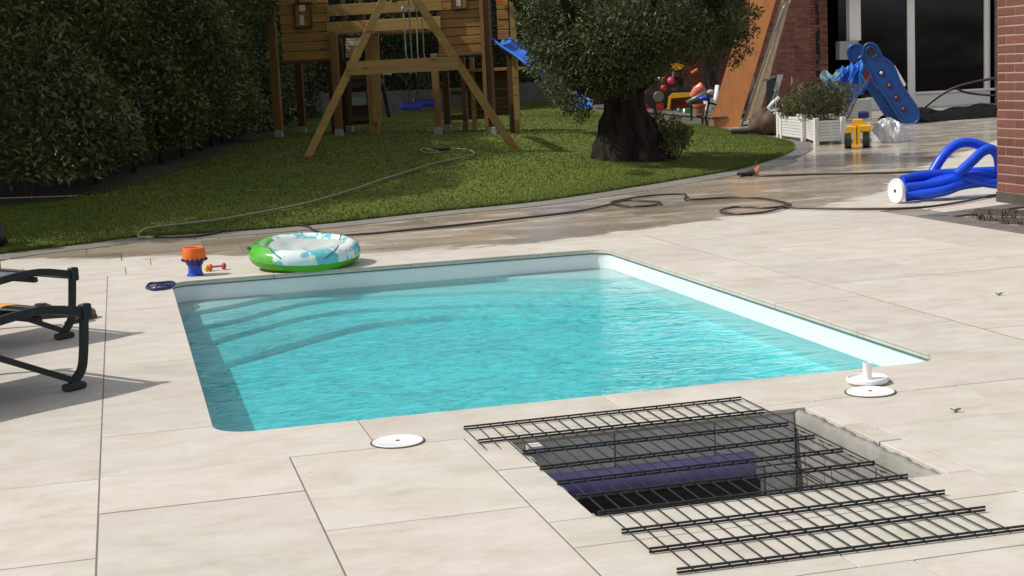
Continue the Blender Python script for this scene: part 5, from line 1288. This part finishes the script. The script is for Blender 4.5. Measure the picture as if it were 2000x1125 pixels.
mb=MB().add([fz.P(1740,122,.8),fz.P(1748,128,.8),fz.P(1770,165,.8),fz.P(1766,170,.8),fz.P(1752,152,.8),fz.P(1744,136,.8)],[(0,1,2,3,4,5)])
mb.add([fz.P(1740,122,.86),fz.P(1748,128,.86),fz.P(1770,165,.86),fz.P(1766,170,.86),fz.P(1752,152,.86),fz.P(1744,136,.86)],[(5,4,3,2,1,0)]); mb.build('pale_back_panel',M['frame'],o)
# blue tarpaulin thrown over it
def tarpf(u,w):
    top=Vector(fz.P(1684,118,.3)).lerp(fz.P(1632,136,.3),u); bot=Vector(fz.P(1692,172,.2)).lerp(fz.P(1606,182,.2),u)
    if u<.5: bot.z-=.25*math.sin(math.pi*u)
    p=top.lerp(bot,w); f_=math.sin(u*19+w*3)*.05+math.sin(u*37-w*5)*.025; return (p.x+.03*math.sin(w*9),p.y-f_*2-.15*math.sin(math.pi*w),p.z+f_*.4)
tp=empty('blue_tarpaulin',fz,'crumpled blue tarpaulin hanging from the toddler slide','tarpaulin')
MB().grid(tarpf,60,16).build('sheet',M['tarp'],tp,smooth=True)
def tarp2(u,w):
    top=Vector(fz.P(1640,140,.1)).lerp(fz.P(1604,142,.1),u); bot=Vector(fz.P(1650,176,.0)).lerp(fz.P(1612,178,.0),u); p=top.lerp(bot,w); f_=math.sin(u*13+w*7)*.06; return (p.x+.04*math.sin(w*7+u*3),p.y-f_,p.z+.05*math.sin(u*9+w*2))
MB().grid(tarp2,30,14).build('turned_corner',M['tarpin'],tp,smooth=True)
fbox(Fr((gp(1690,236).x,gp(1690,236).y,0)),1645,192,1702,232,.12,M['greyplastic'],'grey_board','flat grey board standing behind planter and toddler slide','board',0)
fbox(fd,1676,218,1697,232,.3,M['navy'],'small_dark_stool','small dark toy stool behind the yellow digger','stool',1.0)
# ------------------------------------------------------------------ pile of toys on the rear paving
def toyfr(x,y): p=gp(x,y,.2); return Fr((p.x,p.y,.2))
q_=[gp(1165,224),gp(1395,250)]; q_=[q_[0],q_[1],Vector((13.9,32.6,0)),Vector((13.9,43,0)),Vector((q_[0].x-1,43,0))]
pfm=MB().prism([(p.x,p.y) for p in q_],-.02,.2,.01).build('raised_paving',M['greystone'],kind='structure'); pfm['label']='low raised grey paving at the side of the house'
for z_ in (0,):
    for a_ in range(9):
        p=q_[0].lerp(q_[1],a_/9); c_=q_[0].lerp(q_[1],(a_+1)/9); d=(c_-p).normalized(); n_=Vector((-d.y,d.x,0))
        MB().bar(p+d*.01+n_*.12+Vector((0,0,.206)),c_-d*.01+n_*.12+Vector((0,0,.206)),.3,.02).build('step_stone',M['greystone'],pfm)
fy=toyfr(1325,216)
o=empty('toy_tractor',fy,'black pedal tractor with yellow front bucket among the toys','toy tractor')
def yb_(x0,y0,x1,y1,ly,dp,m_,nm,b=.03,par=None,f=fy): 
    a=f.at(x0,y1,ly);c_=f.at(x1,y0,ly); return MB().box(a[0],ly,max(a[1],.004),c_[0],ly+dp,c_[1],b=b).build(nm,m_,par or o)
# bucket: open scoop
Q=[fy.at(x,y,0) for x,y in ((1303,213),(1305,190),(1313,182),(1350,181),(1352,188),(1311,192),(1308,213))]
mb=MB(); n=len(Q); mb.v=[(a,-.15,z) for a,z in Q]+[(a,.25,z) for a,z in Q]; mb.f=[tuple(range(n)),tuple(range(2*n-1,n-1,-1))]+[(k,(k+1)%n,n+(k+1)%n,n+k) for k in range(n)]; mb.build('bucket_rim',Y_,o)
yb_(1308,190,1352,213,.2,.05,M['terracotta'],'bucket_back')
for k in range(5): a=fy.at(1322+k*5,213,-.05); e=fy.at(1322+k*5,198,-.05); MB().bar((a[0],.0,a[1]+.02),(e[0],.1,e[1]),.03,.03).build('bucket_tooth',M['red'],o)
yb_(1270,170,1345,200,.6,.5,M['black'],'chassis',.08); yb_(1300,150,1335,178,.7,.35,M['black'],'bonnet',.06)
for x,r_ in ((1287,.33),(1338,.28)):
    a=fy.at(x,195,.55); autos(MB().lathe([(r_*.5,-.09),(r_,-.07),(r_,.07),(r_*.5,.09)],20,(a[0],.55,r_),ax=(Vector((1,0,0)),Vector((0,0,1)),Vector((0,1,0)))).build('wheel',M['black'],o)); wh_=bpy.data.objects[[q.name for q in o.children if q.name.startswith('wheel')][-1]]; MB().lathe([(r_*.4,-.1),(r_*.35,-.11)],12,(a[0],.55,r_),ax=(Vector((1,0,0)),Vector((0,0,1)),Vector((0,1,0)))).build('hub',M['grey'],wh_)
Q=[fy.at(x,y,.5) for x,y in ((1291,128),(1299,122),(1310,126),(1322,123),(1336,128),(1330,135),(1320,137),(1308,132),(1296,131))]
mb=MB(); n=len(Q); mb.v=[(a,.5,z) for a,z in Q]+[(a,.9,z) for a,z in Q]; mb.f=[tuple(range(n)),tuple(range(2*n-1,n-1,-1))]+[(k,(k+1)%n,n+(k+1)%n,n+k) for k in range(n)]; mb.build('canopy',Y_,o)
yb_(1304,136,1308,165,.7,.04,M['black'],'canopy_post',.01); yb_(1327,136,1331,165,.7,.04,M['black'],'canopy_post',.01)
ft2=toyfr(1266,213); o2=empty('tricycle',ft2,'red children\'s tricycle with green bell beside the olive trunk','tricycle')
for a_,c_,m_ in (((1262,160),(1266,200),'red'),((1270,163),(1277,185),'red'),((1275,142),(1280,160),'red'),((1262,200),(1270,212),'red'),((1255,150),(1268,148),'white')): MB().tube([ft2.P(*a_,.2),ft2.P(*c_,.2)],.06 if m_=='red' else .03,8).build('frame_tube',M[m_],o2)
autos(MB().lathe([(.12,-.03),(.15,0),(.12,.03)],16,(ft2.at(1258,205)[0],.2,.15),ax=(Vector((1,0,0)),Vector((0,0,1)),Vector((0,1,0)))).build('wheel',M['black'],o2)); autos(MB().lathe([(.12,-.03),(.15,0),(.12,.03)],16,(ft2.at(1278,205)[0],.3,.15),ax=(Vector((1,0,0)),Vector((0,0,1)),Vector((0,1,0)))).build('wheel',M['black'],o2))
MB().ball(ft2.P(1269,152,.15),.08,10).build('bell',M['greenp'],o2,smooth=True); MB().tube([ft2.P(1280,154,.1),ft2.P(1288,154,.1)],.04,8).build('handlebar_grip',M['white'],o2)
def pball(x,y,r_,m_,nm,lab,cat,f,ly=.3,sq=(1,1,1)):
    p=f.world(f.P(x,y,ly)); ob=MB().ball((0,0,0),r_,12,sq).build(nm,m_,smooth=True); ob.location=p; return tag(ob,lab,cat)
pball(1311,158,.10,M['pink'],'pink_helmet','round magenta helmet hanging on the toy tractor','helmet',fy,.45)
pball(1296,172,.08,M['red'],'small_red_ball','small dark red ball left of the yellow bucket','ball',fy,.3)
fp_=toyfr(1368,221)
o=empty('toy_wheelbarrow',fp_,'pink and orange toy wheelbarrow behind the grey tubes','toy')
autos(MB().tube([fp_.P(1352,190,.5),fp_.P(1362,178,.5),fp_.P(1374,168,.5)],[.09,.13,.12],10).build('tray',vinyl('coral_plastic',(.75,.20,.13),.1),o),60); MB().tube([fp_.P(1350,188,.45),fp_.P(1376,172,.45)],.02,6).build('strap',M['black'],o)
MB().tube([fp_.P(1350,143,.6),fp_.P(1362,135,.6)],.03,8).build('handle',M['orange'],o); MB().tube([fp_.P(1352,185,.6),fp_.P(1351,212,.6)],.02,8).build('leg',M['black'],o)
tag(MB().tube([fp_.world(fp_.P(1342,201,.1)),fp_.world(fp_.P(1380,181,.1))],.055,10).build('grey_tube',M['grey'],smooth=True),'light grey metal tube slanting in front of the toys','tube')
tag(MB().tube([fp_.world(fp_.P(1401,168,.4)),fp_.world(fp_.P(1396,208,.1))],.05,10).build('white_tube',M['white'],smooth=True),'white upright tube beside the plywood sheet','tube')
fg=toyfr(1340,220); o=empty('bottle',fg,'green capped white spray bottle lying in front of the yellow bucket','bottle')
MB().tube([fg.P(1334,218,0),fg.P(1349,218,0)],.07,10).build('bottle_body',M['white'],o,smooth=True); MB().tube([fg.P(1323,218,0),fg.P(1331,218,0)],[.09,.06],10).build('cap',M['greenp'],o,smooth=True)
fq=toyfr(1366,229); ca_=fq.at(1366,229)[0]; o=empty('terracotta_pot',fq,'terracotta pot standing among the chairs left of the plywood','pot')
k_=(fq.at(1380,225)[0]-fq.at(1354,225)[0])/2; hp2=fq.at(1366,204)[1]
autos(MB().lathe([(k_*.7,0),(k_*.95,hp2*.8),(k_*1.06,hp2*.8),(k_*1.06,hp2),(k_*.93,hp2),(k_*.85,hp2*.8)],20,(ca_,.2,0)).build('pot_wall',M['terracotta'],o)); MB().box(ca_-k_*.5,-.25,0,ca_+k_*.5,-.0,hp2*.3,b=.03).build('saucer_stone',M['plinth'],o)
pball(1377,192,.09,M['bluecup'],'blue_bucket','blue toy shovel lying over the terracotta pot','toy',fq,.3,(1.6,1,.6))
fh=toyfr(1385,234); o=empty('stacked_chair',fh,'dark metal garden chair standing left of the plywood sheet','chair')
for a_,c_ in (((1374,128),(1385,205)),((1385,195),(1378,236)),((1351,205),(1350,236)),((1366,100),(1395,170)),((1395,165),(1404,120)),((1378,150),(1402,160)),((1383,200),(1400,205))): MB().bar(fh.P(*a_,.3),fh.P(*c_,.3),.05,.04).build('frame_bar',M['anth'],o)
mb=MB().add([fh.P(1376,110,.32),fh.P(1388,118,.34),fh.P(1404,165,.34),fh.P(1388,168,.32)],[(0,1,2,3)]); mb.build('seat_panel',M['anth'],o)
MB().ball(fh.P(1388,180,.15),.08,8,(1,1,.7)).build('cushion',M['greyplastic'],o,smooth=True)
# things hanging in the shade behind: garden tools on the wall
for k,(x0,y0,x1,y1,m_,lab) in enumerate(((1292,140,1288,200,'black','black broom handle leaning in the toy corner'),(1316,140,1312,180,'grey','grey pole leaning behind the pink helmet'),(1253,120,1256,165,'grey','grey bent rod beside the olive trunk'))):
    tag(MB().tube([fy.world(fy.P(x0,y0,1.0)),fy.world(fy.P(x1,y1,.9)),fy.world((fy.at(x1,y1,.9)[0]+.02,.85,.01))],.025,6).build('pole',M[m_]),lab,'pole')

# a few more of the loose toys in the corner
def crate(x,y,w,h,m_,name,label,cat,ly=.2):
    f=toyfr(x,y); a=f.at(x-w/2,y,ly)[0]; b_=f.at(x+w/2,y,ly)[0]; hh=f.at(x,y-h,ly)[1]; t_=.02; d_=.3
    o=empty(name,f,label,cat)
    MB().box(a,ly,.001,b_,ly+d_,.02).build('base',m_,o)
    for q in ((a,ly,a+t_,ly+d_),(b_-t_,ly,b_,ly+d_),(a+t_,ly,b_-t_,ly+t_),(a+t_,ly+d_-t_,b_-t_,ly+d_)): MB().box(q[0],q[1],.02,q[2],q[3],hh,b=.006).build('side',m_,o)
    return o
crate(1289,216,15,14,M['red'],'toy_crate','small open red toy crate left of the yellow bucket','crate',-.2)
crate(1344,221,13,9,M['greenp'],'toy_crate','small open green toy crate right of the spray bottle','crate',-.5)
f=toyfr(1393,214); o=empty('toy_bucket',f,'white toy bucket with red handle close to the plywood sheet','bucket')
autos(MB().lathe([(.09,0),(.13,.24),(.145,.24),(.145,.26),(.12,.26),(.10,.05)],18,(-.1,.1,0)).build('bucket_wall',M['white'],o)); MB().tube([(-.1+.14*math.cos(a/8*math.pi),.1,.25+.13*math.sin(a/8*math.pi)) for a in range(9)],.012,6).build('handle',M['red'],o)
f=toyfr(1310,214); o=empty('toy_spade',f,'yellow toy spade leaning on the black tractor wheel','spade')
MB().tube([(-.25,.1,.30),(-.18,.35,.75)],.018,7).build('shaft',M['yellow'],o); MB().box(-.33,.06,.02,-.19,.09,.32,b=.012).build('blade',M['yellow'],o); MB().tube([(-.24,.35,.76),(-.12,.35,.76)],.016,6).build('grip',M['yellow'],o)
f=toyfr(1395,196); pball(1397,150,.10,M['pink'],'pink_ball','pink ball wedged behind the dark garden chair','ball',f,.3)
pball(1281,178,.09,M['greenp'],'green_ball','green ball beside the red tricycle','ball',ft2,.5)
